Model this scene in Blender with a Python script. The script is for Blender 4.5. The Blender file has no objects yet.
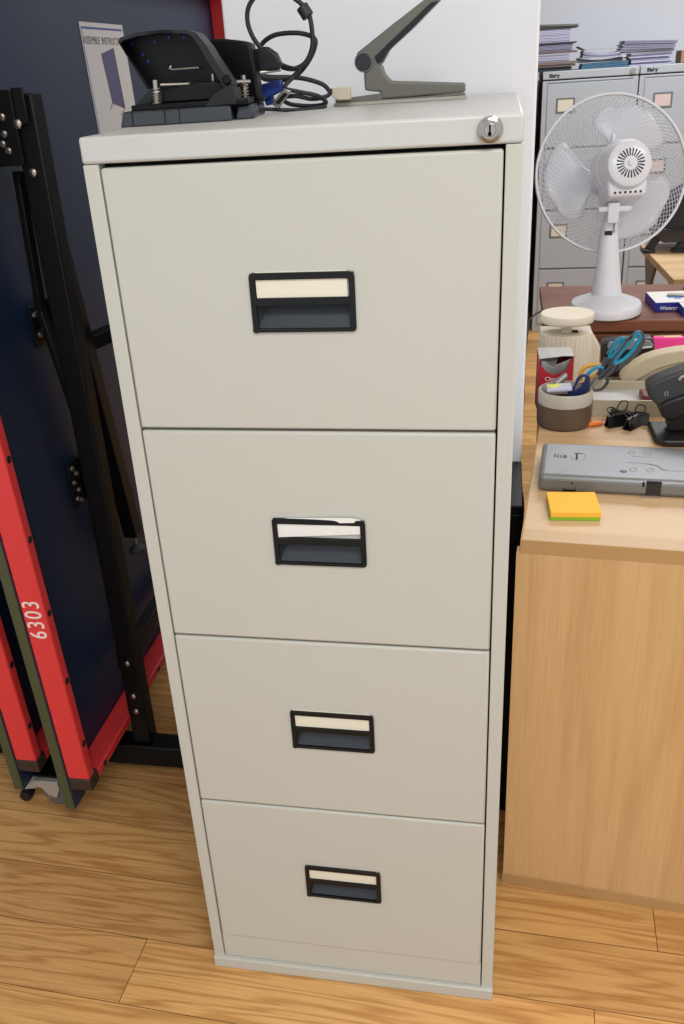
import bpy, bmesh, math, random
from mathutils import Vector, Matrix, Euler
random.seed(7)
PI = math.pi
sc = bpy.context.scene
COL = sc.collection

# ---------------------------------------------------------------- camera
CAMP = Vector((0.45007, -0.98413, 1.36728)); ROT = Euler((1.10617, 0.06012, 0.18085), 'XYZ')
F, CX, CY = 898.28, 321.75, 521.99
cd = bpy.data.cameras.new('camera'); cam = bpy.data.objects.new('camera', cd); COL.objects.link(cam)
cam.location = CAMP; cam.rotation_euler = ROT
cd.sensor_fit = 'VERTICAL'; cd.sensor_height = 36; cd.lens = F * 36 / 1024
cd.shift_x = (342 - CX) / 1024; cd.shift_y = (CY - 512) / 1024; cd.clip_start = .02
sc.camera = cam
RM = ROT.to_matrix()
def at(u, v, y):
    """the point of the photograph's pixel u, v that lies at depth y in the room"""
    d = RM @ Vector(((u - CX) / F, -(v - CY) / F, -1))
    return CAMP + d * ((y - CAMP.y) / d.y)
def atx(u, v, x):
    d = RM @ Vector(((u - CX) / F, -(v - CY) / F, -1))
    return CAMP + d * ((x - CAMP.x) / d.x)

# ---------------------------------------------------------------- materials
def lin(c):
    return tuple(((x / 255) / 12.92 if x / 255 <= .04045 else ((x / 255 + .055) / 1.055) ** 2.4) for x in c) + (1,)
def mat(name, rgb, rough=.5, metal=0, spec=.5, noise=0, nscale=30, bump=0, bscale=200, trans=0, coat=0, alpha=1):
    m = bpy.data.materials.new(name); m.use_nodes = True
    nt = m.node_tree; b = nt.nodes['Principled BSDF']
    c = lin(rgb)
    b.inputs['Base Color'].default_value = c
    b.inputs['Roughness'].default_value = rough; b.inputs['Metallic'].default_value = metal
    b.inputs['Specular IOR Level'].default_value = spec
    b.inputs['Transmission Weight'].default_value = trans; b.inputs['Coat Weight'].default_value = coat
    b.inputs['Alpha'].default_value = alpha
    tc = nt.nodes.new('ShaderNodeTexCoord')
    n = nt.nodes.new('ShaderNodeTexNoise'); n.inputs['Scale'].default_value = nscale; n.inputs['Detail'].default_value = 4
    nt.links.new(tc.outputs['Object'], n.inputs['Vector'])
    if noise:
        mx = nt.nodes.new('ShaderNodeMix'); mx.data_type = 'RGBA'
        mx.inputs[6].default_value = tuple(x * (1 - noise) for x in c[:3]) + (1,)
        mx.inputs[7].default_value = tuple(min(1, x * (1 + noise)) for x in c[:3]) + (1,)
        nt.links.new(n.outputs['Fac'], mx.inputs[0]); nt.links.new(mx.outputs[2], b.inputs['Base Color'])
    if bump:
        n2 = nt.nodes.new('ShaderNodeTexNoise'); n2.inputs['Scale'].default_value = bscale; n2.inputs['Detail'].default_value = 3
        nt.links.new(tc.outputs['Object'], n2.inputs['Vector'])
        bp = nt.nodes.new('ShaderNodeBump'); bp.inputs['Strength'].default_value = bump; bp.inputs['Distance'].default_value = .001
        nt.links.new(n2.outputs['Fac'], bp.inputs['Height']); nt.links.new(bp.outputs['Normal'], b.inputs['Normal'])
    return m

def wood(name, light, dark, stretch=(1, 12, 12), rings=6, rscale=2.2, fiber=.35, rough=.4, coord='Object', varattr=False, distort=1.0, contrast=1.0):
    m = bpy.data.materials.new(name); m.use_nodes = True
    nt = m.node_tree; N = nt.nodes.new; L = nt.links.new
    b = nt.nodes['Principled BSDF']; b.inputs['Roughness'].default_value = rough
    b.inputs['Specular IOR Level'].default_value = .4
    tc = N('ShaderNodeTexCoord'); mp = N('ShaderNodeMapping'); mp.inputs['Scale'].default_value = stretch
    L(tc.outputs[coord], mp.inputs['Vector'])
    no = N('ShaderNodeTexNoise'); no.inputs['Scale'].default_value = rscale; no.inputs['Detail'].default_value = 4
    no.inputs['Roughness'].default_value = .5; no.inputs['Distortion'].default_value = distort * .3
    L(mp.outputs[0], no.inputs['Vector'])
    mu = N('ShaderNodeMath'); mu.operation = 'MULTIPLY'; mu.inputs[1].default_value = rings * 6.28; L(no.outputs['Fac'], mu.inputs[0])
    si = N('ShaderNodeMath'); si.operation = 'SINE'; L(mu.outputs[0], si.inputs[0])
    mr = N('ShaderNodeMapRange'); mr.inputs[1].default_value = -1; mr.inputs[2].default_value = 1; L(si.outputs[0], mr.inputs[0])
    pw = N('ShaderNodeMath'); pw.operation = 'POWER'; pw.inputs[1].default_value = 2.2; L(mr.outputs[0], pw.inputs[0])
    # long fibres
    mp2 = N('ShaderNodeMapping'); mp2.inputs['Scale'].default_value = tuple(s * (5 if s > 1.01 else 2.0) for s in stretch); L(tc.outputs[coord], mp2.inputs['Vector'])
    n2 = N('ShaderNodeTexNoise'); n2.inputs['Scale'].default_value = 6; n2.inputs['Detail'].default_value = 6; L(mp2.outputs[0], n2.inputs['Vector'])
    mf = N('ShaderNodeMath'); mf.operation = 'MULTIPLY'; mf.inputs[1].default_value = fiber; L(n2.outputs['Fac'], mf.inputs[0])
    mc = N('ShaderNodeMath'); mc.operation = 'MULTIPLY'; mc.inputs[1].default_value = .55 * contrast; L(pw.outputs[0], mc.inputs[0])
    ad = N('ShaderNodeMath'); ad.operation = 'ADD'; ad.use_clamp = True; L(mf.outputs[0], ad.inputs[0]); L(mc.outputs[0], ad.inputs[1])
    mx = N('ShaderNodeMix'); mx.data_type = 'RGBA'; mx.inputs[6].default_value = lin(light); mx.inputs[7].default_value = lin(dark)
    L(ad.outputs[0], mx.inputs[0])
    out = mx.outputs[2]
    if varattr:
        at_ = N('ShaderNodeAttribute'); at_.attribute_name = 'tone'
        hs = N('ShaderNodeHueSaturation')
        mv = N('ShaderNodeMapRange'); mv.inputs[3].default_value = .74; mv.inputs[4].default_value = 1.14; L(at_.outputs['Fac'], mv.inputs[0])
        L(mv.outputs[0], hs.inputs['Value']); L(out, hs.inputs['Color']); out = hs.outputs[0]
    L(out, b.inputs['Base Color'])
    bp = N('ShaderNodeBump'); bp.inputs['Strength'].default_value = .08; bp.inputs['Distance'].default_value = .001
    L(n2.outputs['Fac'], bp.inputs['Height']); L(bp.outputs['Normal'], b.inputs['Normal'])
    return m

M = dict(
    cab=mat('cabinet_enamel', (197, 197, 187), .42, spec=.4, noise=.02, nscale=3, bump=.05, bscale=700),
    cab_top=mat('cabinet_top_enamel', (199, 201, 197), .38, spec=.45, noise=.02, nscale=3),
    black_pl=mat('black_plastic', (15, 17, 20), .45, spec=.3, bump=.15, bscale=900),
    navy_cup=mat('charcoal_plastic', (40, 46, 53), .5, bump=.15, bscale=900),
    card=mat('cream_card', (232, 226, 205), .8, noise=.03),
    card_white=mat('white_card', (240, 240, 236), .8, noise=.02),
    chrome=mat('satin_chrome', (168, 164, 157), .22, 1),
    steel=mat('zinc_steel', (175, 172, 165), .35, 1, noise=.1, nscale=60),
    dark=mat('dark_gap', (10, 10, 11), .9),
    wall=mat('white_plaster', (236, 239, 244), .85, noise=.015, nscale=2, bump=.1, bscale=120),
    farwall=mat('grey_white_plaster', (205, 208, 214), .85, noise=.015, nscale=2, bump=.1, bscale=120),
    ceil=mat('ceiling_white', (235, 235, 232), .9),
    floor=wood('oak_floor', (232, 186, 120), (166, 112, 56), (.72, 8.5, 1), 14.0, 1.1, .75, .36, 'UV', True, contrast=.66, distort=.4),
    beech=wood('beech_laminate', (222, 184, 132), (186, 142, 92), (10, 10, .7), 4, 1.0, .62, .42, contrast=.45),
    beech_top=wood('beech_laminate_top', (214, 184, 144), (192, 156, 112), (.8, 11, 9), 2.0, 1.3, .5, .4),
    beech_edge=wood('beech_edging', (188, 150, 100), (172, 134, 86), (1, 10, 10), 2, 2, .4, .45),
    mahog=wood('mahogany', (134, 86, 64), (102, 60, 42), (1, 9, 9), 2, 2, .5, .35),
    mahog_side=wood('mahogany_side', (124, 76, 48), (92, 52, 30), (9, 9, 1), 2, 2, .5, .4),
    navy=mat('navy_board', (20, 40, 68), .45, spec=.4, noise=.06, nscale=4),
    red=mat('red_enamel', (222, 58, 60), .42, noise=.03, nscale=10),
    olive=mat('olive_edge', (74, 78, 50), .5, noise=.05),
    plug=mat('black_rubber', (22, 17, 16), .6, noise=.1),
    cap=mat('brown_black_cap', (52, 40, 34), .5),
    frame=mat('black_powder_coat', (13, 14, 16), .45, spec=.25, noise=.05, bump=.1, bscale=700),
    greyfoot=mat('dark_grey_rubber', (66, 68, 66), .6),
    zinc=mat('bright_zinc', (176, 174, 168), .4, .3),
    castor=mat('castor_rubber', (96, 94, 90), .6),
    paper=mat('white_paper', (218, 217, 214), .85, noise=.02),
    ink=mat('dark_ink', (60, 60, 66), .8), blueink=mat('blue_ink', (84, 96, 168), .7), violet=mat('violet_print', (82, 80, 124), .6, noise=.08, nscale=15), orangeink=mat('brown_ink', (150, 96, 70), .7),
    wtext=mat('white_paint', (240, 225, 220), .6),
    punch=mat('punch_black_metal', (5, 6, 8), .4, spec=.25),
    punch_base=mat('punch_base_plastic', (48, 54, 61), .3),
    punch_arm=mat('punch_arm_grey', (30, 32, 34), .4, spec=.35),
    cable=mat('cable_rubber', (30, 32, 36), .5),
    vga=mat('vga_blue_plastic', (30, 56, 140), .45),
    stap=mat('stapler_grey', (108, 108, 100), .45, bump=.1, bscale=500),
    stap_base=mat('stapler_base_plate', (176, 172, 160), .4, noise=.04),
    stap_knob=mat('stapler_pivot_cap', (34, 38, 46), .35),
    offwhite=mat('offwhite_plastic', (208, 200, 176), .5, noise=.03),
    fan=mat('white_gloss_plastic', (226, 229, 236), .28, coat=.2),
    wire=mat('white_coated_wire', (214, 217, 224), .35),
    blade=mat('milky_blade_plastic', (222, 225, 233), .25, alpha=.93),
    slot=mat('vent_slot_dark', (44, 38, 36), .7),
    filing=mat('grey_filing_enamel', (168, 174, 180), .45, noise=.02),
    filing_d=mat('dark_filing_enamel', (70, 74, 80), .5),
    hold=mat('label_holder_grey', (112, 116, 118), .4, .3),
    tan=mat('tan_card', (212, 204, 184), .8), pinkc=mat('pale_pink_card', (206, 186, 182), .8),
    lilac=mat('lilac_paper', (168, 167, 192), .85, noise=.12, nscale=80), lilac2=mat('white_violet_paper', (180, 179, 203), .85, noise=.1, nscale=90), purple=mat('purple_folder', (132, 130, 154), .7, noise=.1, nscale=60),
    folder=mat('green_grey_folder', (100, 108, 104), .6), folder_d=mat('black_folder', (44, 50, 60), .5), folder_b=mat('brown_folder', (120, 104, 96), .7), teal_f=mat('teal_folder', (66, 104, 128), .6), kraft=mat('kraft_card', (152, 124, 98), .8),
    scale=mat('cream_plastic', (222, 212, 190), .45, noise=.02),
    redbox=mat('red_card', (176, 28, 42), .5), foil=mat('foil_lining', (160, 158, 154), .35, .6, noise=.2, nscale=40),
    pot=mat('brown_plastic', (94, 76, 62), .4, noise=.05), potclear=mat('cloudy_plastic', (196, 188, 176), .3, alpha=.9),
    sc_grey=mat('scissor_grey_rubber', (74, 76, 80), .5), teal=mat('teal_rubber', (28, 148, 184), .45), navy_s=mat('navy_rubber', (26, 38, 92), .45), yellow=mat('amber_plastic', (226, 166, 60), .4),
    packet=mat('yellow_green_print', (198, 196, 52), .5, noise=.3, nscale=150),
    box_dk=mat('gadget_black', (26, 26, 28), .3, coat=.3), silver=mat('gadget_silver', (150, 154, 160), .35, .5),
    pink=mat('hot_pink_paper', (244, 70, 156), .8), pyellow=mat('pale_yellow_paper', (226, 206, 150), .8),
    beige=mat('beige_plastic', (198, 184, 154), .5, noise=.02), beige_d=mat('beige_plastic_inset', (182, 168, 138), .5),
    tray=mat('beige_tray', (192, 182, 158), .5), tray_in=mat('tray_grey_inside', (186, 186, 184), .5), maroon=mat('maroon_plastic', (98, 20, 38), .4),
    clip=mat('black_spring_steel', (14, 14, 15), .3, spec=.6),
    orange=mat('orange_plastic', (232, 122, 50), .45),
    pnchr=mat('charcoal_punch', (52, 54, 58), .45), pnchr_d=mat('black_punch_end', (24, 24, 26), .35),
    metalbox=mat('galvanised_steel', (134, 136, 138), .42, .5, noise=.12, nscale=9, bump=.1, bscale=60),
    latch=mat('black_latch', (40, 40, 42), .4), greymark=mat('dark_grey_marking', (66, 68, 70), .6),
    po=mat('orange_note_paper', (255, 192, 66), .8, noise=.02), pg=mat('green_note_paper', (142, 190, 40), .8),
    blue_box=mat('blue_carton', (24, 38, 140), .45), white_box=mat('white_carton', (224, 222, 218), .6), cyan=mat('cyan_print', (96, 130, 190), .6),
    monitor=mat('black_machine', (22, 25, 33), .45), greyleg=mat('grey_desk_leg', (120, 124, 126), .5),
)

# ---------------------------------------------------------------- mesh helpers
def box(bm, x0, x1, y0, y1, z0, z1, mi=0):
    vs = [bm.verts.new((x, y, z)) for x in (x0, x1) for y in (y0, y1) for z in (z0, z1)]
    for f in ((0, 1, 3, 2), (4, 6, 7, 5), (0, 4, 5, 1), (2, 3, 7, 6), (0, 2, 6, 4), (1, 5, 7, 3)):
        bm.faces.new([vs[i] for i in f]).material_index = mi
    return vs
def prism(bm, pts, off, mi=0):
    """closed outline of 3-D points swept along the vector off"""
    off = Vector(off); a = [bm.verts.new(Vector(p)) for p in pts]; b = [bm.verts.new(Vector(p) + off) for p in pts]
    n = len(pts)
    for f in ([a[i] for i in range(n)], [b[i] for i in reversed(range(n))]):
        bm.faces.new(f).material_index = mi
    for i in range(n): bm.faces.new((a[i], b[i], b[(i + 1) % n], a[(i + 1) % n])).material_index = mi
def tube(bm, pts, r, n=8, closed=False, mi=0, cap=True):
    pts = [Vector(p) for p in pts]; rings = []; N = len(pts)
    up = Vector((0, 0, 1)); prev = None
    for i, p in enumerate(pts):
        if closed: t = pts[(i + 1) % N] - pts[i - 1]
        else: t = pts[min(i + 1, N - 1)] - pts[max(i - 1, 0)]
        t.normalize()
        if prev is None:
            s = t.cross(up)
            if s.length < .1: s = t.cross(Vector((1, 0, 0)))
        else: s = prev - t * prev.dot(t)
        s.normalize(); prev = s; u = s.cross(t)
        rr = r[i] if isinstance(r, (list, tuple)) else r
        rings.append([bm.verts.new(p + (s * math.cos(2 * PI * k / n) + u * math.sin(2 * PI * k / n)) * rr) for k in range(n)])
    for i in range(N if closed else N - 1):
        A, B = rings[i], rings[(i + 1) % N]
        for k in range(n): bm.faces.new((A[k], A[(k + 1) % n], B[(k + 1) % n], B[k])).material_index = mi
    if cap and not closed:
        bm.faces.new(list(reversed(rings[0]))).material_index = mi; bm.faces.new(rings[-1]).material_index = mi
def lathe(bm, prof, n=32, mat4=None, mi=0, sy=1.0):
    """profile of (radius, height) turned about z, then moved by mat4"""
    mat4 = mat4 or Matrix(); rings = []
    for r, h in prof:
        if r < 1e-6: rings.append([bm.verts.new(mat4 @ Vector((0, 0, h)))])
        else: rings.append([bm.verts.new(mat4 @ Vector((r * math.cos(2 * PI * k / n), sy * r * math.sin(2 * PI * k / n), h))) for k in range(n)])
    for A, B in zip(rings, rings[1:]):
        for k in range(n):
            k2 = (k + 1) % n
            if len(A) == 1 and len(B) == 1: continue
            if len(A) == 1: f = (A[0], B[k2], B[k])
            elif len(B) == 1: f = (A[k], A[k2], B[0])
            else: f = (A[k], A[k2], B[k2], B[k])
            bm.faces.new(f).material_index = mi
def cyl(bm, p0, p1, r, n=20, mi=0): tube(bm, [p0, p1], r, n, mi=mi)
def smooth_pts(pts, k=6, closed=False):
    pts = [Vector(p) for p in pts]; out = []; N = len(pts)
    rng = range(N) if closed else range(N - 1)
    for i in rng:
        g = (lambda j: pts[j % N]) if closed else (lambda j: pts[max(0, min(N - 1, j))])
        p0, p1, p2, p3 = g(i - 1), g(i), g(i + 1), g(i + 2)
        for s in range(k):
            t = s / k
            out.append(.5 * ((2 * p1) + (p2 - p0) * t + (2 * p0 - 5 * p1 + 4 * p2 - p3) * t * t + (3 * p1 - p0 - 3 * p2 + p3) * t ** 3))
    if not closed: out.append(pts[-1])
    return out
def obj(name, bm, mats, parent=None, bevel=0, smooth=True, seg=2, label=None, loc=None):
    bmesh.ops.recalc_face_normals(bm, faces=bm.faces)
    me = bpy.data.meshes.new(name); bm.to_mesh(me); bm.free()
    for m_ in (mats if isinstance(mats, (list, tuple)) else [mats]): me.materials.append(m_)
    if smooth:
        me.polygons.foreach_set('use_smooth', [True] * len(me.polygons)); me.set_sharp_from_angle(angle=math.radians(38))
    o = bpy.data.objects.new(name, me); COL.objects.link(o)
    if parent: o.parent = parent
    if loc is not None: o.location = loc
    if bevel:
        b = o.modifiers.new('bevel', 'BEVEL'); b.width = bevel; b.segments = seg; b.limit_method = 'ANGLE'; b.angle_limit = math.radians(40)
    if label: o['label'] = label
    return o
def thing(name, label, cat, loc=(0, 0, 0), rz=0, group=None):
    o = bpy.data.objects.new(name, None); COL.objects.link(o); o.empty_display_size = .05
    o.location = loc; o.rotation_euler = (0, 0, rz); o['label'] = label; o['category'] = cat
    if group: o['group'] = group
    return o
def tag(o, label, cat, group=None):
    o['label'] = label; o['category'] = cat
    if group: o['group'] = group
    return o
def struct(name, bm, m, **k):
    o = obj(name, bm, m, **k); o['kind'] = 'structure'; return o
def B(): return bmesh.new()
def boxo(name, m, parent, *a, bevel=0, **k):
    bm = B(); box(bm, *a); return obj(name, bm, m, parent, bevel, **k)
def text_bm(txt, size, m4, depth=.0003, spacing=1.0, bold=0):
    c = bpy.data.curves.new('t', 'FONT'); c.body = txt; c.size = size; c.extrude = depth; c.align_x = 'CENTER'; c.align_y = 'CENTER'; c.resolution_u = 4
    c.space_character = spacing; c.offset = bold
    o = bpy.data.objects.new('t', c); COL.objects.link(o); bpy.context.view_layer.update()
    me = bpy.data.meshes.new_from_object(o.evaluated_get(bpy.context.evaluated_depsgraph_get()))
    bm = B(); bm.from_mesh(me); bm.transform(m4)
    bpy.data.objects.remove(o); bpy.data.curves.remove(c); bpy.data.meshes.remove(me)
    return bm
def frame4(o, ex, ey):
    """matrix with origin o, x axis ex, y axis ey"""
    ex = Vector(ex).normalized(); ez = ex.cross(Vector(ey)).normalized(); ey = ez.cross(ex)
    return Matrix(((ex.x, ey.x, ez.x, o[0]), (ex.y, ey.y, ez.y, o[1]), (ex.z, ey.z, ez.z, o[2]), (0, 0, 0, 1)))
def grid_plate(bm, xs, zs, holes, y0, y1, corner=0, cseg=4, mi=0):
    """a plate in the x-z plane with rectangular windows (cells of the grid left open)"""
    V = {}
    def v(i, j, s):
        if (i, j, s) not in V: V[i, j, s] = bm.verts.new((xs[i], (y0, y1)[s], zs[j]))
        return V[i, j, s]
    nx, nz = len(xs) - 1, len(zs) - 1
    solid = lambda i, j: 0 <= i < nx and 0 <= j < nz and (i, j) not in holes
    for i in range(nx):
        for j in range(nz):
            if not solid(i, j): continue
            for s in (0, 1): bm.faces.new([v(i, j, s), v(i + 1, j, s), v(i + 1, j + 1, s), v(i, j + 1, s)]).material_index = mi
            for (di, dj, a, b) in ((-1, 0, (i, j), (i, j + 1)), (1, 0, (i + 1, j), (i + 1, j + 1)), (0, -1, (i, j), (i + 1, j)), (0, 1, (i, j + 1), (i + 1, j + 1))):
                if not solid(i + di, j + dj): bm.faces.new([v(*a, 0), v(*b, 0), v(*b, 1), v(*a, 1)]).material_index = mi
    if corner:
        es = [bm.edges.get((v(i, j, 0), v(i, j, 1))) for i in (0, nx) for j in (0, nz)]
        bmesh.ops.bevel(bm, geom=[e for e in es if e], offset=corner, segments=cseg, affect='EDGES', profile=.5)

# ---------------------------------------------------------------- the room
TH = math.radians(-2.2)      # the boards run almost along x
def build_floor():
    bm = B(); uv = bm.loops.layers.uv.new('UVMap'); tone = bm.verts.layers.float.new('tone')
    w = .1265; base = .0255   # seam through the cabinet foot
    rows = {0: [.62, -.14 - .0], -1: [.62], 1: [.744]}
    fixed = {-1: [-.14], 0: [-.95, 1.25], 1: [.744, -.65], -2: [.630, -.52], 2: [-1.1, .2], 3: [-.2]}
    # row k spans base+k*w .. base+(k+1)*w in the board frame
    fixed = {0: [-.9, 1.3], -1: [-.138, .63], -2: [-.75, 1.0], 1: [-1.0, .740], 2: [-1.2, .9], 3: [-.95, .6], 4: [-1.3, .4]}
    for k in range(-14, 52):
        joints = fixed.get(k) or [random.uniform(-1.6, -.3)]
        js = sorted(joints)
        while js[0] > -2.6: js.insert(0, js[0] - random.uniform(.9, 1.6))
        while js[-1] < 4.2: js.append(js[-1] + random.uniform(1.0, 1.7))
        for a, b in zip(js, js[1:]):
            g = .0006; y0, y1 = base + k * w + g, base + (k + 1) * w - g
            t = random.random(); ou, ov = random.uniform(0, 50), random.uniform(0, 50)
            if k == -1: t = .95 if a > -.2 else .66
            if k == -2: t = .8 if a > .5 else .85
            if k == 0: t = .42
            if k == 1: t = .55 if a < .7 else .6
            vs = [bm.verts.new((x, y, 0)) for x, y in ((a + g, y0), (b - g, y0), (b - g, y1), (a + g, y1))]
            for q in vs: q[tone] = t
            f = bm.faces.new(vs); f.normal_update()
            for l in f.loops: l[uv].uv = (l.vert.co.x + ou, l.vert.co.y + ov)
    bm.transform(Matrix.Rotation(TH, 4, 'Z'))
    vs = [bm.verts.new(p) for p in ((-2.5, -2, -.0015), (4, -2, -.0015), (4, 6.4, -.0015), (-2.5, 6.4, -.0015))]
    bm.faces.new(vs).material_index = 1
    o = struct('floor', bm, [M['floor'], mat('floor_joint', (92, 58, 26), .9)], smooth=False)
    for p in o.data.polygons:
        if p.normal.z < 0: p.flip()
    return o
build_floor()
bm = B(); box(bm, -.004, .4995, .63, 1.14, 0, 2.7); struct('wall_middle', bm, M['wall'], bevel=.004)
bm = B(); box(bm, -2.4, 4.0, 4.76, 4.9, 0, 2.7); struct('wall_back', bm, M['farwall'])
bm = B(); box(bm, -2.5, -2.4, -1.9, 4.9, 0, 2.7); struct('wall_left', bm, M['wall'])
bm = B(); box(bm, 3.9, 4.0, -1.9, 4.76, 0, 2.7); struct('wall_right', bm, M['wall'])
bm = B(); box(bm, -2.5, 4.0, -1.9, 4.9, 2.7, 2.8); struct('ceiling', bm, M['ceil'])
bm = B(); box(bm, -2.4, 3.9, 4.745, 4.76, 0, .1); struct('baseboard_back', bm, M['ceil'], bevel=.003)

# ---------------------------------------------------------------- grey four-drawer cabinet
W, H, D = .47, 1.32, .62
G0, P = 1.290, .3036
cabn = thing('filing_cabinet', 'tall light grey four-drawer metal filing cabinet in the foreground', 'filing cabinet')
bm = B()      # carcass: sides, back, inner divider shelves, stiles
for x0, x1 in ((0, .0178), (W - .0178, W)): box(bm, x0, x1, 0, D, .001, H - .028)
box(bm, .0195, W - .0195, D - .004, D, .001, H - .028)
box(bm, .0195, W - .0195, .03, D - .004, .001, H - .03)
obj('carcass', bm, [M['cab']], cabn, .0012)
bm = B(); box(bm, .0005, W - .0005, -.0025, D, H - .0275, H); obj('top_panel', bm, M['cab_top'], cabn, .0035, seg=3)
bm = B(); box(bm, -.0005, W + .0005, -.006, .02, 0, .0235); obj('base_rail', bm, M['cab'], cabn, .002)
bm = B(); box(bm, .0195, W - .0195, .001, .02, .0245, G0 - 4 * P + .001); obj('filler_strip', bm, M['cab'], cabn, .001)
bm = B(); box(bm, .0178, W - .0178, .018, .03, .024, H - .028); obj('gap_liner', bm, M['dark'], cabn)
hx0, hx1, hh = .1755, .2945, .0665
for k in range(4):
    zt = G0 - k * P; zb = zt - P; zc = (zt + zb) / 2 + .001
    d = thing('drawer', '', '', (0, 0, 0)); del d['label']; del d['category']; d.parent = cabn
    z0, z1 = zc - hh / 2, zc + hh / 2
    bm = B(); grid_plate(bm, [.0198, hx0 + .003, hx1 - .003, W - .0198], [zb + .0012, z0 + .003, z1 - .003, zt - .0022], {(1, 1)}, -.001, .016)
    fr = obj('drawer_front', bm, M['cab'], d, .0028)
    # pull frame with a card window above and a finger cup below
    w = hx1 - hx0; h = z1 - z0
    bm = B(); grid_plate(bm, [hx0, hx0 + .0065, hx1 - .0065, hx1], [z0, z0 + .06 * h, z0 + .45 * h, z0 + .585 * h, z0 + .885 * h, z1], {(1, 1), (1, 3)}, -.0042, .003, .0045)
    pull = obj('drawer_pull', bm, M['black_pl'], d, .001, label='black plastic recessed pull')
    bm = B()    # finger cup: open box sloping back and up
    xa, xb, za, zb_ = hx0 + .005, hx1 - .005, z0 + .05 * h, z0 + .46 * h
    ins = .011
    f = [bm.verts.new(p) for p in ((xa, -.0005, za), (xb, -.0005, za), (xb, -.0005, zb_), (xa, -.0005, zb_))]
    b_ = [bm.verts.new(p) for p in ((xa + ins, .0155, zb_ - .003), (xb - ins * .3, .0155, zb_ - .003), (xb - ins * .3, .0155, zb_ + .004), (xa + ins, .0155, zb_ + .004))]
    for i in range(4): bm.faces.new((f[i], f[(i + 1) % 4], b_[(i + 1) % 4], b_[i]))
    bm.faces.new(b_)
    obj('finger_cup', bm, M['navy_cup'], d, 0)
    cz0, cz1 = z0 + .575 * h, z0 + .895 * h
    bm = B(); box(bm, hx0 + .004, hx1 - .004, .0008, .0024, cz0 - .002, cz1 + .002); obj('card_backing', bm, M['cab'], d)
    if k == 0:
        bm = B(); box(bm, hx0 + .0075, hx1 - .0085, -.002, -.0012, cz0 - .002, z1 + .0012); obj('label_card', bm, M['card'], d, label='cream label card')
    if k == 2:
        bm = B(); box(bm, hx0 + .004, hx1 - .006, -.002, -.0012, cz0 - .002, z1 + .001); obj('label_card', bm, M['card'], d, label='cream label card')
    if k == 1:
        bm = B()
        pts = [(hx0 + .005, -.0016, cz0 + .0005), (hx0 + .05, -.0018, cz0 + .004), (hx1 - .0065, -.002, cz0 + .0085), (hx1 - .006, -.0035, z1 + .001), (hx1 - .016, -.006, z1 + .0045), (hx1 - .04, -.005, z1 + .0035), (hx0 + .03, -.003, z1 + .001), (hx0 + .005, -.002, z1 - .001)]
        prism(bm, pts, (0, .0006, 0)); obj('label_card', bm, M['card_white'], d, label='white label card tilted and sticking out')
    if k == 3:
        bm = B(); box(bm, hx0 + .0055, hx1 - .0055, -.0015, -.0005, cz0 - .001, cz1 + .001); obj('label_blank', bm, M['card'], d)
# lock
LX, LZ = .4365, 1.3065
m4 = frame4((LX, -.0025, LZ), (1, 0, 0), (0, 0, 1))
bm = B(); lathe(bm, [(0, .0105), (.0085, .0105), (.0088, .0085), (.0112, .0075), (.0124, .004), (.0126, 0), (0, 0)], 40, m4)
lk = obj('lock', bm, M['chrome'], cabn, label='round chrome lock')
bm = B(); lathe(bm, [(0, .0125), (.0055, .0125), (.0062, .0105), (0, .0103)], 32, m4); obj('lock_barrel', bm, M['steel'], lk)
bm = B(); box(bm, LX - .0011, LX + .0007, -.0155, -.0145, LZ - .0052, LZ + .0048); box(bm, LX - .0018, LX + .0014, -.0155, -.0145, LZ - .0052, LZ - .002); obj('keyway', bm, M['dark'], lk)

# ---------------------------------------------------------------- desk
desk = thing('beech_desk', 'light beech wooden desk with a solid end panel right of the tall cabinet', 'desk', (.4925, .2385, 0), math.radians(-5.0))
bm = B(); box(bm, 0, 1.25, 0, 1.08, .6995, .7215); obj('desktop', bm, [M['beech_top']], desk, .0015)
bm = B(); box(bm, -.0012, 1.25, -.0012, .0004, .699, .7218); box(bm, -.0012, .0004, 0, 1.08, .699, .7218); obj('edging', bm, M['beech_edge'], desk, .0004)
bm = B(); box(bm, -.0065, 1.2, -.001, .022, .0235, .699); obj('end_panel', bm, M['beech'], desk, .0005)
bm = B(); box(bm, -.0085, 1.2, -.0035, .0235, .0, .024); obj('plinth_edge', bm, M['beech_edge'], desk, .0008)
bm = B(); box(bm, .0005, .012, .03, 1.07, .36, .6985); box(bm, .02, .04, .4, 1.06, .05, .6995); box(bm, .02, .07, 1.0, 1.06, 0, .6995); obj('under_frame', bm, M['frame'], desk, .001)

bm = B(); box(bm, .4745, .4995, .42, .615, 0, .69); box(bm, .4765, .4975, .416, .42, .04, .675)  # black block added to make the gap read dark, not a known object
tag(obj('gap_filler', bm, M['frame'], None, .002), 'slim black block added to darken the gap between cabinet and beech desk', 'filler')

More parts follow.
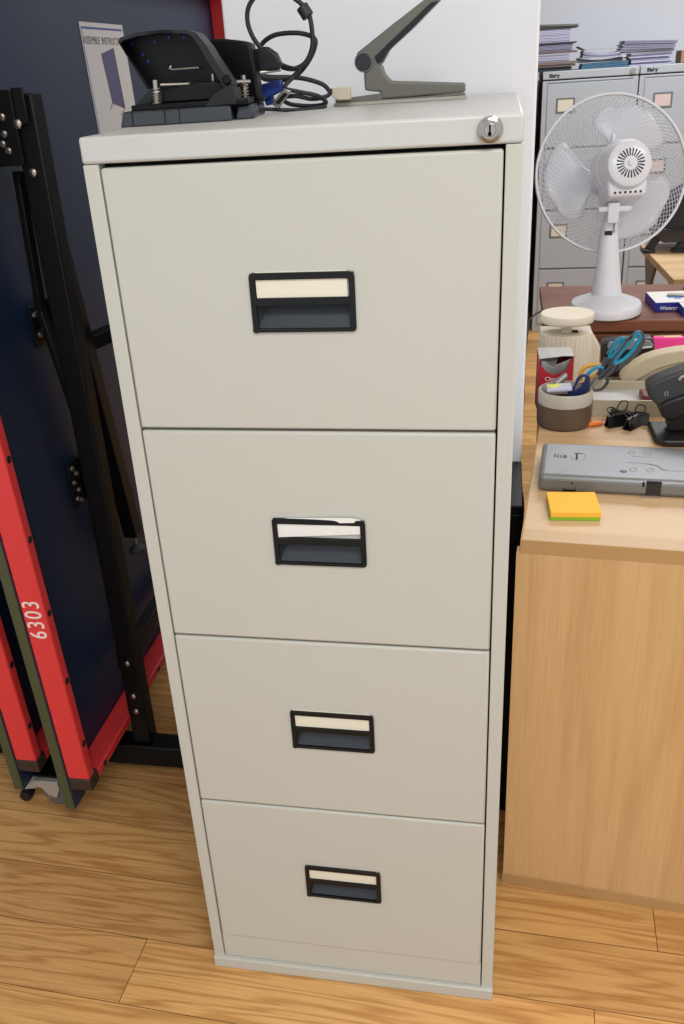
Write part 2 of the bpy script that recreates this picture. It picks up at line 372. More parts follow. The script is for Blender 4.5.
# ---------------------------------------------------------------- mahogany cupboard beyond the desk
MZ = .76
mh = thing('mahogany_cupboard', 'dark reddish mahogany low cupboard under the white fan', 'cupboard', (.566, 1.365, 0), math.radians(0))
bm = B(); box(bm, 0, 1.3, 0, .41, MZ - .028, MZ); obj('top', bm, M['mahog'], mh, .002)
bm = B(); box(bm, .012, 1.29, .012, .40, .06, MZ - .028); obj('carcass', bm, M['mahog_side'], mh, .002)
bm = B(); box(bm, .03, 1.27, .03, .39, 0, .06); obj('plinth', bm, M['dark'], mh)
for i in range(2):
    bm = B(); x0 = .016 + i * .638; box(bm, x0, x0 + .634, -.006, .012, .075, MZ - .034); dr = obj('door', bm, M['mahog_side'], mh, .002)
    bm = B(); xk = x0 + (.6 if i == 0 else .034); cyl(bm, (xk, -.006, .5), (xk, -.024, .5), .01); obj('knob', bm, M['chrome'], dr)

# ---------------------------------------------------------------- table tennis table, folded upright
tt = thing('table_tennis_table', 'folded navy table tennis table with red frame edges on a black wheeled frame', 'table', (-.37, .9, 0))
def loc(p): return (p[0] + .37, p[1] - .9, p[2])
def half_table(ox, oy, y1, lean, number, ztop=1.62):
    """one half standing on edge: board, red apron, corner caps, plugs"""
    y0 = .242 + oy; zb = .08; xb = -.367 + ox
    sh = Matrix.Identity(4); sh[0][2] = -lean          # lean of the half, top away from the cabinet
    sh = Matrix.Translation((-(-.37), -.9, 0)) @ Matrix.Translation((xb, 0, zb)) @ sh @ Matrix.Translation((-xb, 0, -zb))
    def fin(name, bm, m, parent, **k): bm.transform(sh); return obj(name, bm, m, parent, **k)
    bm = B(); box(bm, xb - .002, xb, y0, y1, zb, ztop)
    board = fin('board', bm, M['navy'], tt, label='navy blue board underside')
    bm = B(); box(bm, xb - .0215, xb - .002, y0 - .001, y1, zb - .001, ztop + .001)
    fin('board_edge', bm, M['olive'], board, bevel=.001, label='olive green board edge')
    a0 = xb; a1 = xb + .046; t = .024; az = .158
    bm = B()
    box(bm, a0, a1, y0 + .001, y0 + t, az, ztop - .02)
    fin('apron_upright', bm, M['red'], tt, bevel=.003)
    bm = B(); box(bm, a0, a1, y1 - t, y1 - .002, az, ztop - .02)
    fin('apron_upright', bm, M['red'], tt, bevel=.003)
    bm = B(); box(bm, a0, a1, y0 + t + .012, y1 - t, zb + .052, zb + .072)
    fin('apron_rail', bm, M['red'], tt, bevel=.003)
    bm = B(); box(bm, a0, a1, y0 + t, y1 - t, ztop - .046, ztop - .02)
    fin('apron_rail', bm, M['red'], tt, bevel=.003)
    bm = B(); box(bm, a0, a1 + .001, y0 + .0005, y0 + t + .012, zb + .05, az + .0)
    fin('corner_cap', bm, M['cap'], tt, bevel=.002)
    z = .24
    while z < ztop - .05:
        bm = B(); lathe(bm, [(0, .0008), (.0062, .0008), (.0068, 0), (0, 0)], 14, frame4((a1, y0 + .013, z), (0, 1, 0), (0, 0, 1)))
        fin('plug', bm, M['plug'], tt); z += .148
    y = y0 + .07
    while y < min(y1 - .05, 1.1):
        bm = B(); lathe(bm, [(0, .0008), (.0062, .0008), (.0068, 0), (0, 0)], 14, frame4((a1, y, zb + .062), (0, 1, 0), (0, 0, 1)))
        fin('plug', bm, M['plug'], tt); y += .16
    if number:
        bm = text_bm('6303', .047, frame4((a0 + .0235, y0 + .0004, .528), (0, 0, 1), (-1, 0, 0)) @ Matrix.Diagonal((.76, 1, 1, 1)), .0005, 1.18, .0000)
        fin('frame_number', bm, M['wtext'], tt, smooth=False, label='white number 6303 on the red frame')
half_table(.013, 0, 1.93, .03, True)
half_table(-.119, .038, 1.93, .03, False)
# chassis
def tb(name, pts_boxes, m=M['frame'], **k):
    bm = B()
    for b_ in pts_boxes: box(bm, *b_)
    bm.transform(Matrix.Translation((.37, -.9, 0))); return obj(name, bm, m, tt, **k)
tb('base_rail', [(-1.0, -.12, .44, .49, .022, .075)], bevel=.003)
post = tb('post', [(-.312, -.272, .452, .49, .075, 1.365)], bevel=.003)
tb('side_rail', [(-.335, -.305, .49, 1.35, .245, .285)], bevel=.003)
def bar(name, p0, p1, w, d, m=M['frame'], parent=None):
    """a flat bar from p0 to p1, w wide and d deep"""
    p0, p1 = Vector(loc(p0)), Vector(loc(p1)); t = (p1 - p0).normalized(); s = t.cross(Vector((1, 0, 0))).normalized(); u = s.cross(t)
    bm = B(); c = [p0 + s * a * w / 2 + u * b * d / 2 for a, b in ((-1, -1), (1, -1), (1, 1), (-1, 1))]
    prism(bm, c, p1 - p0); return obj(name, bm, m, parent or tt, .002)
leg = bar('folding_leg', (-.322, .505, 1.36), (-.322, .648, .492), .036, .03)
cylp = (-.322, .652, .492)
bm = B(); cyl(bm, loc((-.322, .650, .50)), loc((-.322, .655, .46)), .0045, 12); obj('foot_spindle', bm, M['steel'], leg)
bm = B(); lathe(bm, [(0, .012), (.006, .012), (.017, .002), (.018, -.006), (0, -.006)], 20, Matrix.Translation(loc((-.322, .656, .45)))); obj('levelling_foot', bm, M['greyfoot'], leg)
bar('strut', (-.345, .50, 1.25), (-.345, .485, 1.02), .022, .012)
bar('strut', (-.345, .485, 1.02), (-.300, .47, .78), .022, .012)
bar('cross_brace', (-.322, .60, .93), (-.02, .85, 1.02), .03, .02)
def bracket(z, h, y0, y1, rivets, depth=.10):
    lx = -.354 - .03 * (z - .08)
    bm = B()
    box(bm, lx + .001, lx + .005, y0, y1, z - h / 2, z + h / 2)          # plate screwed to the board
    box(bm, lx + .001, -.345, y1 - .004, y1, z - h / 2, z + h / 2)          # web out to the post
    bm.transform(Matrix.Translation((.37, -.9, 0)))
    b_ = obj('bracket', bm, M['frame'], tt, .0015)
    for (yy, zz) in rivets:
        bm = B(); lathe(bm, [(0, .005), (.003, .005), (.0052, .0035), (.0058, 0), (0, 0)], 14, frame4(loc((lx + .005, yy, zz)), (0, 1, 0), (0, 0, 1)))
        obj('screw', bm, M['steel'], b_, label='silver screw')
    bm = B(); lathe(bm, [(0, .006), (.0045, .006), (.0075, .004), (.0075, 0), (0, 0)], 6, frame4(loc((-.352, y1 - .004, z + .002)), (1, 0, 0), (0, 0, 1)))
    obj('bolt', bm, M['steel'], b_, label='silver hex bolt')
bm = B(); box(bm, -.375, -.30, .440, .4455, 1.262, 1.372); box(bm, -.299, -.279, .440, .4455, 1.322, 1.374); box(bm, -.3755, -.372, .440, .50, 1.262, 1.372)
bm.transform(Matrix.Translation((.37, -.9, 0))); tbk = obj('hinge_plate', bm, M['frame'], tt, .002)
for (u, v, rr) in ((18, 124, .0075), (2, 117, .006), (4.5, 134, .0055), (3, 144, .0055), (9, 151, .0055)):
    p = at(u, v, .440); bm = B(); lathe(bm, [(0, .005), (rr * .6, .005), (rr, .003), (rr, 0), (0, 0)], 6 if rr > .007 else 14, frame4(loc(p), (1, 0, 0), (0, 0, 1))); obj('screw', bm, M['steel'], tbk, label='silver screw')
bracket(.985, .075, .50, .565, [(.512, 1.005), (.527, 1.01), (.519, .968), (.534, .973)])
bracket(.665, .095, .505, .565, [(.52, .70), (.533, .685), (.518, .67), (.531, .65), (.519, .635), (.531, .628)])
for (yy, zz) in ((.451, .29), (.451, .205), (.451, .165), (.451, 1.25)):
    bm = B(); lathe(bm, [(0, .006), (.004, .006), (.0068, .004), (.007, 0), (0, 0)], 8, frame4(loc((-.292, yy, zz)), (1, 0, 0), (0, 0, 1))); obj('bolt', bm, M['steel'], tt)
def castor(x, y, rz):
    m4 = Matrix.Translation(loc((x, y, 0))) @ Matrix.Rotation(rz, 4, 'Z')
    c = B(); lathe(c, [(0, -.011), (.024, -.011), (.027, -.008), (.028, 0), (.027, .008), (.024, .011), (0, .011)], 28, m4 @ frame4((0, 0, .028), (1, 0, 0), (0, 0, 1)))
    wh = obj('castor', c, M['castor'], tt)
    bm = B()
    for s in (-1, 1):
        pr_ = [(-.012, s * .0145, .026), (.004, s * .0145, .026), (.014, s * .0145, .052), (.012, s * .0145, .068), (-.042, s * .0145, .068), (-.055, s * .0145, .056), (-.026, s * .0145, .050)]
        prism(bm, pr_, (0, s * .002, 0))
    box(bm, -.042, .014, -.016, .016, .066, .069)
    bm.transform(m4); obj('fork', bm, M['zinc'], wh, .0005)
    bm = B(); prism(bm, [(-.045, -.014, .058), (-.09, -.014, .040), (-.092, -.014, .034), (-.04, -.014, .046)], (0, .028, 0)); bm.transform(m4); obj('brake_pedal', bm, M['zinc'], wh, .001)
    bm = B(); lathe(bm, [(0, -.012), (.012, -.012), (.014, 0), (.012, .012), (0, .012)], 16, m4 @ frame4((-.075, 0, .0155), (1, 0, 0), (0, 0, 1))); obj('brake_pad', bm, M['plug'], wh)
    bm = B(); cyl(bm, m4 @ Vector((-.01, -.0185, .028)), m4 @ Vector((-.01, .0185, .028)), .0055, 12); obj('axle', bm, M['steel'], wh)
castor(-.446, .335, .0)
tb('castor_arm', [(-.50, -.43, .33, .45, .0695, .075)])
castor(-.62, 1.35, .2)
castor(-.20, 1.35, .4)
tb('base_rail', [(-.9, -.12, 1.30, 1.35, .07, .12)], bevel=.003)

# instruction sheet stuck on the board
lx = lambda z: -.354 - .03 * (z - .08)
zt, zb = 1.487, 1.225; yA, yB = .958, 1.19
bm = B(); prism(bm, [(lx(zt) + .0006, yA, zt), (lx(zt) + .0006, yB, zt), (lx(zb) + .0006, yB, zb), (lx(zb) + .0006, yA, zb)], (.0012, 0, 0))
sheet = thing('instruction_sheet', 'white assembly instruction sheet stuck on the navy board', 'sheet', (0, 0, 0)); obj('paper', bm, M['paper'], sheet)
def onsheet(name, y0, y1, z0, z1, m, skew=0):
    bm = B(); prism(bm, [(lx(z1) + .0019, y0, z1), (lx(z1) + .0019, y1, z1 + skew), (lx(z0) + .0019, y1, z0 + skew), (lx(z0) + .0019, y0, z0)], (.0004, 0, 0)); return obj(name, bm, m, sheet)
onsheet('printed_line', yA + .004, yB - .008, 1.4745, 1.4785, M['blueink'])
onsheet('margin_line', yA + .003, yA + .005, zb + .003, 1.474, M['blueink'])
bm = text_bm('ASSEMBLE  INSTRUCTION', .0205, frame4((lx(1.455) + .0022, (yA + yB) / 2, 1.453), (0, 1, 0), (0, 0, 1)), .0002, .93, .0)
obj('heading', bm, M['hold'], sheet, smooth=False)
pp = [(p.y, p.z) for p in (atx(101.5, 54, -.392), atx(113.5, 48, -.392), atx(124.5, 108, -.390), atx(112.5, 103, -.390))]
bm = B(); prism(bm, [(lx(z) + .0019, y, z) for y, z in pp], (.0003, 0, 0)); pict = obj('picture', bm, M['violet'], sheet)

bm = B(); tube(bm, [(lx(z) + .0023, y, z) for y, z in pp], .0009, 6, closed=True)
for (ya, za, yb_, zb__) in ((pp[3][0], pp[3][1], pp[3][0] - .02, pp[3][1] - .012), (pp[2][0], pp[2][1], pp[2][0] - .03, pp[2][1] - .014)): tube(bm, [(lx(za) + .0023, ya, za), (lx(zb__) + .0023, yb_, zb__)], .0009, 6)
obj('picture_outline', bm, M['orangeink'], pict)
bm = B(); tube(bm, [(lx(1.243) + .0023, 1.05 + .012 * math.cos(a * PI / 8), 1.240 + .012 * math.sin(a * PI / 8)) for a in range(16)], .0008, 6, closed=True); obj('printed_ring', bm, M['ink'], sheet)

# ---------------------------------------------------------------- on the cabinet: hole punch
TZ = H
pun = thing('hole_punch', 'large black heavy-duty hole punch with raised handle on the tall cabinet', 'hole punch', (.07, .24, TZ))
PB = Vector((.07, .24, TZ))
def A(*q): return [at(*p) - PB for p in q]
def plate(bm, px, y, th, mi=0):
    prism(bm, [at(u, v, y) - PB for u, v in px], (0, th, 0), mi)
# base: plastic tray with side step
bm = B(); 
ang = math.radians(9); RB = Matrix.Rotation(ang, 4, 'Z')
b0 = at(120.5, 128, .165) - PB; b0.z = 0
def pbox(bm, x0, x1, y0, y1, z0, z1, taper=0):
    m4 = Matrix.Translation(b0) @ RB
    vs = [bm.verts.new(m4 @ Vector(p)) for p in ((x0, y0, z0), (x1, y0, z0), (x1, y1, z0), (x0, y1, z0), (x0 + taper, y0 + taper * .6, z1), (x1 - taper * .4, y0 + taper * .6, z1), (x1 - taper * .4, y1 - taper, z1), (x0 + taper, y1 - taper, z1))]
    for f in ((0, 1, 2, 3), (4, 5, 6, 7), (0, 1, 5, 4), (1, 2, 6, 5), (2, 3, 7, 6), (3, 0, 4, 7)): bm.faces.new([vs[i] for i in f])
pbox(bm, 0, .140, 0, .10, 0, .0175, .005); pbox(bm, .141, .165, .02, .10, 0, .016, .004); obj('base_tray', bm, M['punch_base'], pun, .002)
for (xa, xb) in ((.0155, .0165), (.056, .057), (.074, .075)):
    bm = B(); pbox(bm, xa, xb, -.0008, .08, .001, .0182, .0012); obj('tray_seam', bm, M['dark'], pun)
bm = B(); pbox(bm, .014, .160, .012, .095, .017, .024); obj('base_plate', bm, M['punch'], pun, .0015)
bm = B(); pbox(bm, .05, .13, .03, .05, .024, .045, .002); obj('punch_block', bm, M['punch'], pun, .002)
bm = B(); prism(bm, A((120 + 15, 106, .2), (152, 87.5, .2), (152, 104, .2)) , (0, .05, 0)); obj('side_cheek', bm, M['punch_arm'], pun, .001)
m4b = Matrix.Translation(b0) @ RB
posts = []
for (u, v0, v1) in ((155, 80, 104), (213, 74, 100), (243, 75, 102)):
    yy = .19 + (u - 155) * .0008
    t0, t1 = at(u, v0, yy) - PB, at(u + 2, v1, yy) - PB
    bm = B(); cyl(bm, t0, t1, .0032, 14)
    ps = obj('punch_pin', bm, M['steel'], pun, label='steel pin')
    a_, b_ = t0.lerp(t1, .36), t1; ax = (b_ - a_); L_ = ax.length; ax.normalize(); s_ = ax.cross(Vector((0, 1, 0))).normalized(); q_ = ax.cross(s_)
    bm = B(); tube(bm, [a_ + ax * L_ * i / 60 + (s_ * math.cos(i * 2 * PI * 5.5 / 60) + q_ * math.sin(i * 2 * PI * 5.5 / 60)) * .0052 for i in range(61)], .0009, 6); obj('spring', bm, M['steel'], ps, label='steel spring')
bm = B(); tube(bm, A((160, 85, .192), (250, 81.5, .255)), .0022, 10); obj('cross_rod', bm, M['steel'], pun, label='steel rod')
# raised handle: hollow shell open towards the viewer
y0h = .165
shell = [(118, 41), (121, 37.5), (136, 32.5), (160, 29.8), (187, 30), (197, 33), (206, 44), (214, 58), (226, 76), (231, 86), (224, 91), (150, 90), (146.5, 88)]
bm = B(); plate(bm, shell, .235, .003); obj('handle_back', bm, M['punch'], pun, .001)
bm = B()
rim = [(118, 42), (120, 37.5), (136, 32.8), (160, 30.2), (187, 30.2), (196, 33), (206, 45), (214, 58), (226, 76), (231.5, 84), (230, 90), (224, 92.5)]
inn = [(119.5, 43.5), (123, 40.5), (137, 36), (160, 33.2), (186, 33.4), (192, 36.5), (200, 48), (208, 62), (219, 79), (222.5, 85), (222, 88), (220, 90)]
def strip(o_, i_, y, th):
    for k in range(len(o_) - 1):
        prism(bm, [at(*o_[k], y) - PB, at(*o_[k + 1], y) - PB, at(*i_[k + 1], y) - PB, at(*i_[k], y) - PB], (0, th, 0))
strip(rim, inn, .205, .032); bmesh.ops.remove_doubles(bm, verts=bm.verts, dist=.0002)
obj('handle_shell', bm, M['punch_arm'], pun, 0)
bm = B(); plate(bm, [(118, 42), (119.8, 43.5), (151, 90), (147, 89)], .205, .03); obj('handle_side', bm, M['punch'], pun)
bm = B(); tube(bm, A((171, 66, .228), (169.5, 68.5, .226), (173, 69.5, .226), (186, 68.5, .226), (199, 67.5, .226)), .0013, 8); obj('handle_clip', bm, M['steel'], pun, label='steel wire clip')
for (u, v) in ((132, 44), (155, 42), (169, 37.5), (184, 37.5), (143, 54.5), (148, 61.5)):  # blue reflections inside the handle, modelled as small raised dots
    bm = B(); lathe(bm, [(0, .001), (.0016, .0008), (.0018, 0), (0, 0)], 10, frame4(at(u, v, .234) - PB, (1, 0, 0), (0, 0, 1))); obj('blue_reflection', bm, M['vga'], pun, label='small blue reflection modelled as a dot')
bm = B(); lathe(bm, [(0, .003), (.004, .003), (.006, 0), (0, 0)], 16, frame4(at(227, 80, .205) - PB, (1, 0, 0), (0, 0, 1))); obj('hinge_pin', bm, M['punch'], pun)
# pivot bracket under the arm
bm = B(); plate(bm, [(226, 86), (234, 88), (236, 104), (204, 107), (212, 95)], .19, .03); obj('pivot_bracket', bm, M['punch_arm'], pun, .001)

pun2 = thing('hole_punch', 'smaller black hole punch behind the large one with raised handle', 'hole punch', (.12, .34, TZ)); PB = Vector((.12, .34, TZ))
bm = B(); plate(bm, [(205, 39), (222, 38.5), (240, 40.5), (250, 43), (256, 75), (258, 92), (262, 100), (258, 104), (232, 106), (208, 100)], .30, .028); obj('handle_cover', bm, M['punch'], pun2, .003)
bm = B(); plate(bm, [(251, 50), (266, 46), (276, 53), (281, 64), (279, 70), (257, 73)], .332, .016); obj('handle_lever', bm, M['punch_arm'], pun2, .003)
q0, q1 = at(212, 112, .31), at(262, 106, .33)
bm = B(); box(bm, q0.x - PB.x, q1.x - PB.x, -.045, .008, 0, .014); obj('base_plate', bm, M['punch_base'], pun2, .002)
bm = B(); tube(bm, A((258, 73, .332), (281, 69.5, .34)), .0022, 8); obj('cross_rod', bm, M['steel'], pun2)

# ---------------------------------------------------------------- VGA cable
cab = thing('monitor_cable', 'dark grey monitor cable with blue plug coiled on the tall cabinet', 'cable', (.16, .38, TZ)); PB = Vector((.16, .38, TZ))
c1 = [(330, 92, .46), (322, 84, .46), (300, 78, .45), (272, 77, .44), (262, 76, .43), (266, 79.5, .42), (285, 80, .41), (297, 75, .40), (308, 62, .39), (314.5, 48, .385), (314, 38, .385), (298, 33, .39), (275, 35, .395), (262, 44, .40), (263, 52, .39), (275, 64, .385), (292, 69, .38), (305, 63, .38), (312, 48, .38), (312, 30, .38), (308, 12, .38), (298, 1, .38), (285, -6, .38), (262, -8, .38), (249, 6, .38), (248, 24, .38), (256, 42, .38), (270, 56, .38), (284, 66, .38), (300, 70, .37)]
bm = B(); tube(bm, smooth_pts([at(*p) - PB for p in c1], 5), .0032, 10); obj('cord', bm, M['cable'], cab)
c2 = [(300, 70, .37), (292, 78, .37), (285, 88, .36), (300, 92, .38), (318, 96, .40), (326, 103, .42), (312, 106, .42), (290, 104, .40), (283, 98, .38), (296, 96, .38), (312, 99, .40), (327, 96, .43), (332, 90, .44)]
bm = B(); tube(bm, smooth_pts([at(*p) - PB for p in c2], 5), .0030, 10); obj('cord', bm, M['cable'], cab)
c3 = [(265, 109, .36), (290, 110, .37), (310, 109, .39), (326, 106, .41)]
bm = B(); tube(bm, smooth_pts([at(*p) - PB for p in c3], 5), .0026, 10); obj('cord', bm, M['cable'], cab)
bm = B(); cyl(bm, at(301.5, 6, .38) - PB, at(308.5, 17, .38) - PB, .0085, 16); obj('ferrite_core', bm, M['cable'], cab, .0015)
bm = B(); plate(bm, [(254, 86), (280, 79.5), (284, 90), (262, 101), (256, 98)], .365, .014); obj('plug', bm, M['vga'], cab, .002, label='blue monitor plug')
bm = B(); plate(bm, [(271, 104), (284, 88), (291, 91), (278, 109)], .355, .008); cn = obj('connector', bm, M['steel'], cab, .0015, label='silver plug connector')
bm = B(); plate(bm, [(275, 103), (284, 92.5), (288, 94), (279, 104.5)], .3545, .002); obj('pin_face', bm, M['black_pl'], cn)
bm = B(); plate(bm, [(263, 98), (272, 94), (274, 104), (266, 106)], .372, .012); obj('plug', bm, M['vga'], cab, .002, label='second blue plug')
bm = B(); plate(bm, [(252, 93), (257, 91), (258, 98), (253, 99)], .37, .01); obj('thumb_screw', bm, M['steel'], cab)

# ---------------------------------------------------------------- long-arm stapler
stp = thing('stapler', 'olive grey plier stapler standing open on the tall cabinet', 'stapler', (.30, .46, TZ)); PB = Vector((.30, .46, TZ))
def z2(*q): return [(300 + a / 2.6308, b / 2.6308) for a, b in q]
sy = .455
bm = B(); plate(bm, z2((166, 170), (170, 238), (212, 243), (214, 262), (434, 243), (434, 218), (238, 213), (222, 195), (212, 168)), sy, .026); obj('jaw', bm, M['stap'], stp, .003, seg=3)
bm = B(); plate(bm, z2((148, 140), (240, 66), (335, -8), (368, -14), (372, -4), (300, 70), (235, 130), (216, 165), (190, 182), (150, 160)), sy + .001, .022); arm = obj('lever_arm', bm, M['stap'], stp, .004, seg=3)
bm = B(); plate(bm, z2((196, 150), (228, 118), (300, 50), (345, 6), (366, 2), (296, 74), (232, 134), (214, 162), (204, 166)), sy - .002, .004); obj('lever_channel', bm, M['punch_arm'], arm, .001)
bm = B(); q = at(363.5, 62, sy - .004) - PB; cyl(bm, q, q + Vector((0, .034, 0)), .0118, 32); pc = obj('pivot', bm, M['stap_knob'], stp, .002)
bm = B(); cyl(bm, q + Vector((0, .001, 0)), q + Vector((0, .033, 0)), .0135, 32); obj('pivot_collar', bm, M['stap'], pc, .001)
a0 = at(334, 107, sy); a1 = at(466, 97, sy)
bm = B(); box(bm, a0.x - PB.x, a1.x - PB.x, sy - PB.y - .004, sy - PB.y + .034, 0.0, .0045); obj('base_plate', bm, M['stap_base'], stp, .001)
bm = B(); plate(bm, z2((92, 262), (215, 246), (215, 262), (434, 245), (434, 256), (215, 270), (95, 276)), sy, .028); obj('staple_rail', bm, M['stap'], stp, .001)
bm = B(); q = at(300 + 271 / 2.63, 266 / 2.63, sy - .002) - PB; cyl(bm, q, q + Vector((0, .01, 0)), .0022, 12); obj('rail_rivet', bm, M['card'], stp)
bm = B(); PB2 = PB; plate(bm, z2((84, 232), (130, 228), (132, 262), (100, 264), (84, 256)), .43, .016)
bk = obj('block', bm, M['offwhite'], None, .0015, loc=PB); bk.name = 'cable_end_plug'; tag(bk, 'small cream plug end resting against the stapler base', 'plug')

# ---------------------------------------------------------------- fan
fb = Vector((.724, 1.462, MZ + .0005))
fan = thing('desk_fan', 'white desk fan with wire guard seen from behind', 'fan', fb, 0)
bm = B(); lathe(bm, [(0, 0), (.084, 0), (.089, .004), (.090, .018), (.086, .026), (.06, .036), (.036, .046), (0, .05)], 48, sy=1.25); obj('base', bm, M['fan'], fan)
Gc = Vector((.723, 1.57, 1.088)) - fb; Mr = Vector((.7515, 1.43, 1.127)) - fb
ax = (Mr - Gc).normalized()      # points from the guard out of the motor's rear
# column
bm = B()
for z0, z1, w0, w1, x0, x1_ in ((.03, .225, .041, .0195, 0, -.004),):
    rings = []
    for i in range(7):
        t = i / 6; z = z0 + (z1 - z0) * t; w = w0 + (w1 - w0) * t ** .8; cx_ = x0 + (x1_ - x0) * t; cyv = .0 + .03 * t
        rings.append([bm.verts.new((cx_ + w * math.cos(a * 2 * PI / 28), cyv + w * .9 * math.sin(a * 2 * PI / 28), z)) for a in range(28)])
    for A_, B_ in zip(rings, rings[1:]):
        for k in range(28): bm.faces.new((A_[k], A_[(k + 1) % 28], B_[(k + 1) % 28], B_[k]))
    bm.faces.new(rings[-1]); bm.faces.new(rings[0])
obj('column', bm, M['fan'], fan)
bm = B(); box(bm, -.018, .004, .004, .026, .20, .262); obj('neck', bm, M['fan'], fan, .003)
bm = B(); box(bm, -.016, .002, .004, .012, .193, .204); obj('neck_slot', bm, M['slot'], fan)
bm = B(); box(bm, .005, .012, .0, .036, .20, .245); obj('neck_cheek', bm, M['fan'], fan, .003)
X = ax.cross(Vector((0, 0, 1))).normalized() * -1; X = Vector((0, 0, 1)).cross(ax).normalized(); Z = ax.cross(X).normalized()
if X.x < 0: X = -X
Z = X.cross(-ax).normalized()
if Z.z < 0: Z = -Z
def fm(o): return Matrix(((X.x, Z.x, ax.x, o.x), (X.y, Z.y, ax.y, o.y), (X.z, Z.z, ax.z, o.z), (0, 0, 0, 1)))
FM = fm(Gc)
bm = B(); lathe(bm, [(0, .035), (.060, .035), (.064, .040), (.064, .085), (.063, .088), (.062, .092), (.060, .125), (.052, .142), (.040, .148), (0, .150)], 48, FM)
mot = obj('motor_housing', bm, M['fan'], fan)
bm = B(); tube(bm, [FM @ Vector((.0645 * math.cos(a * PI / 24), .0645 * math.sin(a * PI / 24), .087)) for a in range(48)], .0012, 6, closed=True); obj('seam_ring', bm, M['wire'], mot)
for i in range(24):
    a = i * 2 * PI / 24 + .06; bm = B(); rot = FM @ Matrix.Rotation(a, 4, 'Z')
    for p in (((.0165, -.0009), (.0165, .0009), (.034, .0019), (.034, -.0019)),):
        prism(bm, [rot @ Vector((x, y, .1478 + (.0025 if x < .02 else .0012))) for x, y in p], rot.to_3x3() @ Vector((0, 0, -.003)))
    obj('vent_slot', bm, M['slot'], mot)
bm = B(); lathe(bm, [(.0, .1545), (.006, .154), (.007, .150), (0, .149)], 20, FM); obj('cap_button', bm, M['fan'], mot)
bm = B()
pr_ = [(-.046, -.085, .045), (.046, -.085, .045), (.05, -.03, .045), (-.05, -.03, .045)]
a_ = [bm.verts.new(FM @ Vector(p)) for p in pr_]; b_ = [bm.verts.new(FM @ Vector((p[0], p[1] + (.012 if p[1] < -.05 else 0), .128))) for p in pr_]
bm.faces.new(a_); bm.faces.new(b_)
for i in range(4): bm.faces.new((a_[i], a_[(i + 1) % 4], b_[(i + 1) % 4], b_[i]))
gb = obj('gear_box', bm, M['fan'], fan, .008, seg=3)
for i in range(6):
    bm = B(); box(bm, -.034 + i * .0125, -.0285 + i * .0125, -.0665, -.0615, .1275, .1292); bm.transform(FM); obj('vent_hole', bm, M['slot'], gb)
bm = B(); c = FM @ Vector((-.022, -.095, .09)); box(bm, c.x - .038, c.x + .042, c.y - .007, c.y + .007, c.z - .008, c.z + .005); obj('crossbar', bm, M['fan'], fan, .003)
bm = B(); box(bm, c.x - .015, c.x + .013, c.y - .012, c.y + .014, .225, c.z + .014); obj('tilt_joint', bm, M['fan'], fan, .003)
bm = B(); q = FM @ Vector((-.02, .058, .075)); cyl(bm, q, q + Vector((0, 0, .024)), .0055, 16); obj('oscillation_knob', bm, M['fan'], fan, .001)
# guards
RG = .192
def guard(name, sgn, bulge, inner, n, swirl):
    bm = B()
    for i in range(n):
        pts = []
        for s in range(9):
            t = s / 8; r = inner + (RG - inner) * t; a = i * 2 * PI / n + sgn * swirl * (1 - t)
            h = bulge * (1 - t ** 2.6)
            pts.append(FM @ Vector((r * math.cos(a), r * math.sin(a), h)))
        tube(bm, pts, .00085, 4, cap=False)
    for rr, rt in ((inner, .0018),):
        t = (rr - inner) / (RG - inner)
        tube(bm, [FM @ Vector((rr * math.cos(a * PI / 40), rr * math.sin(a * PI / 40), bulge * (1 - t ** 2.6))) for a in range(80)], rt, 5, closed=True)
    return obj(name, bm, M['wire'], fan)
guard('rear_guard', 1, .045, .062, 84, .75)
guard('front_guard', -1, -.055, .045, 84, .75)
bm = B(); lathe(bm, [(RG - .002, .005), (RG + .003, .005), (RG + .004, 0), (RG + .003, -.006), (RG - .002, -.006), (RG - .0025, 0), (RG - .002, .005)], 96, FM); obj('guard_rim', bm, M['fan'], fan)
bm = B(); lathe(bm, [(0, -.056), (.044, -.056), (.046, -.052), (.044, -.048), (0, -.048)], 32, FM); obj('front_badge', bm, M['fan'], fan)
bm = B(); lathe(bm, [(0, -.03), (.028, -.026), (.033, -.01), (.033, .028), (0, .030)], 32, FM); hub = obj('hub', bm, M['fan'], fan)
for k in range(3):
    bm = B(); a0_ = math.radians(62 + 120 * k); nr, na = 12, 10; gv = []
    for i in range(nr + 1):
        r = .028 + (.172 - .028) * i / nr; row = []
        t = i / nr
        hw_l = math.radians(14 + 40 * math.sin(min(1, t * 1.15) * PI / 2)) * math.sqrt(max(0, 1 - max(0, (t - .62) / .385) ** 2))
        hw_r = math.radians(10 + 30 * math.sin(min(1, t * 1.1) * PI / 2)) * math.sqrt(max(0, 1 - max(0, (t - .75) / .26) ** 2))
        for j in range(na + 1):
            s = j / na; a = a0_ - hw_r + (hw_l + hw_r) * s
            row.append(bm.verts.new(FM @ Vector((r * math.cos(a), r * math.sin(a), (s - .5) * .030 * (1 - .3 * t)))))
        gv.append(row)
    for i in range(nr):
        for j in range(na): bm.faces.new((gv[i][j], gv[i][j + 1], gv[i + 1][j + 1], gv[i + 1][j]))
    o = obj('blade', bm, M['blade'], fan); sd = o.modifiers.new('s', 'SOLIDIFY'); sd.thickness = .0018
bm = B()
tube(bm, smooth_pts([at(598, 314, 1.40) - fb, at(592, 316, 1.36) - fb, at(570, 308, 1.36) - fb, at(545, 310, 1.33) - fb, at(531, 318, 1.32) - fb, at(526, 330, 1.30) - fb, at(527, 343, 1.28) - fb], 5), .0022, 8)
obj('power_cord', bm, M['greyfoot'], fan)
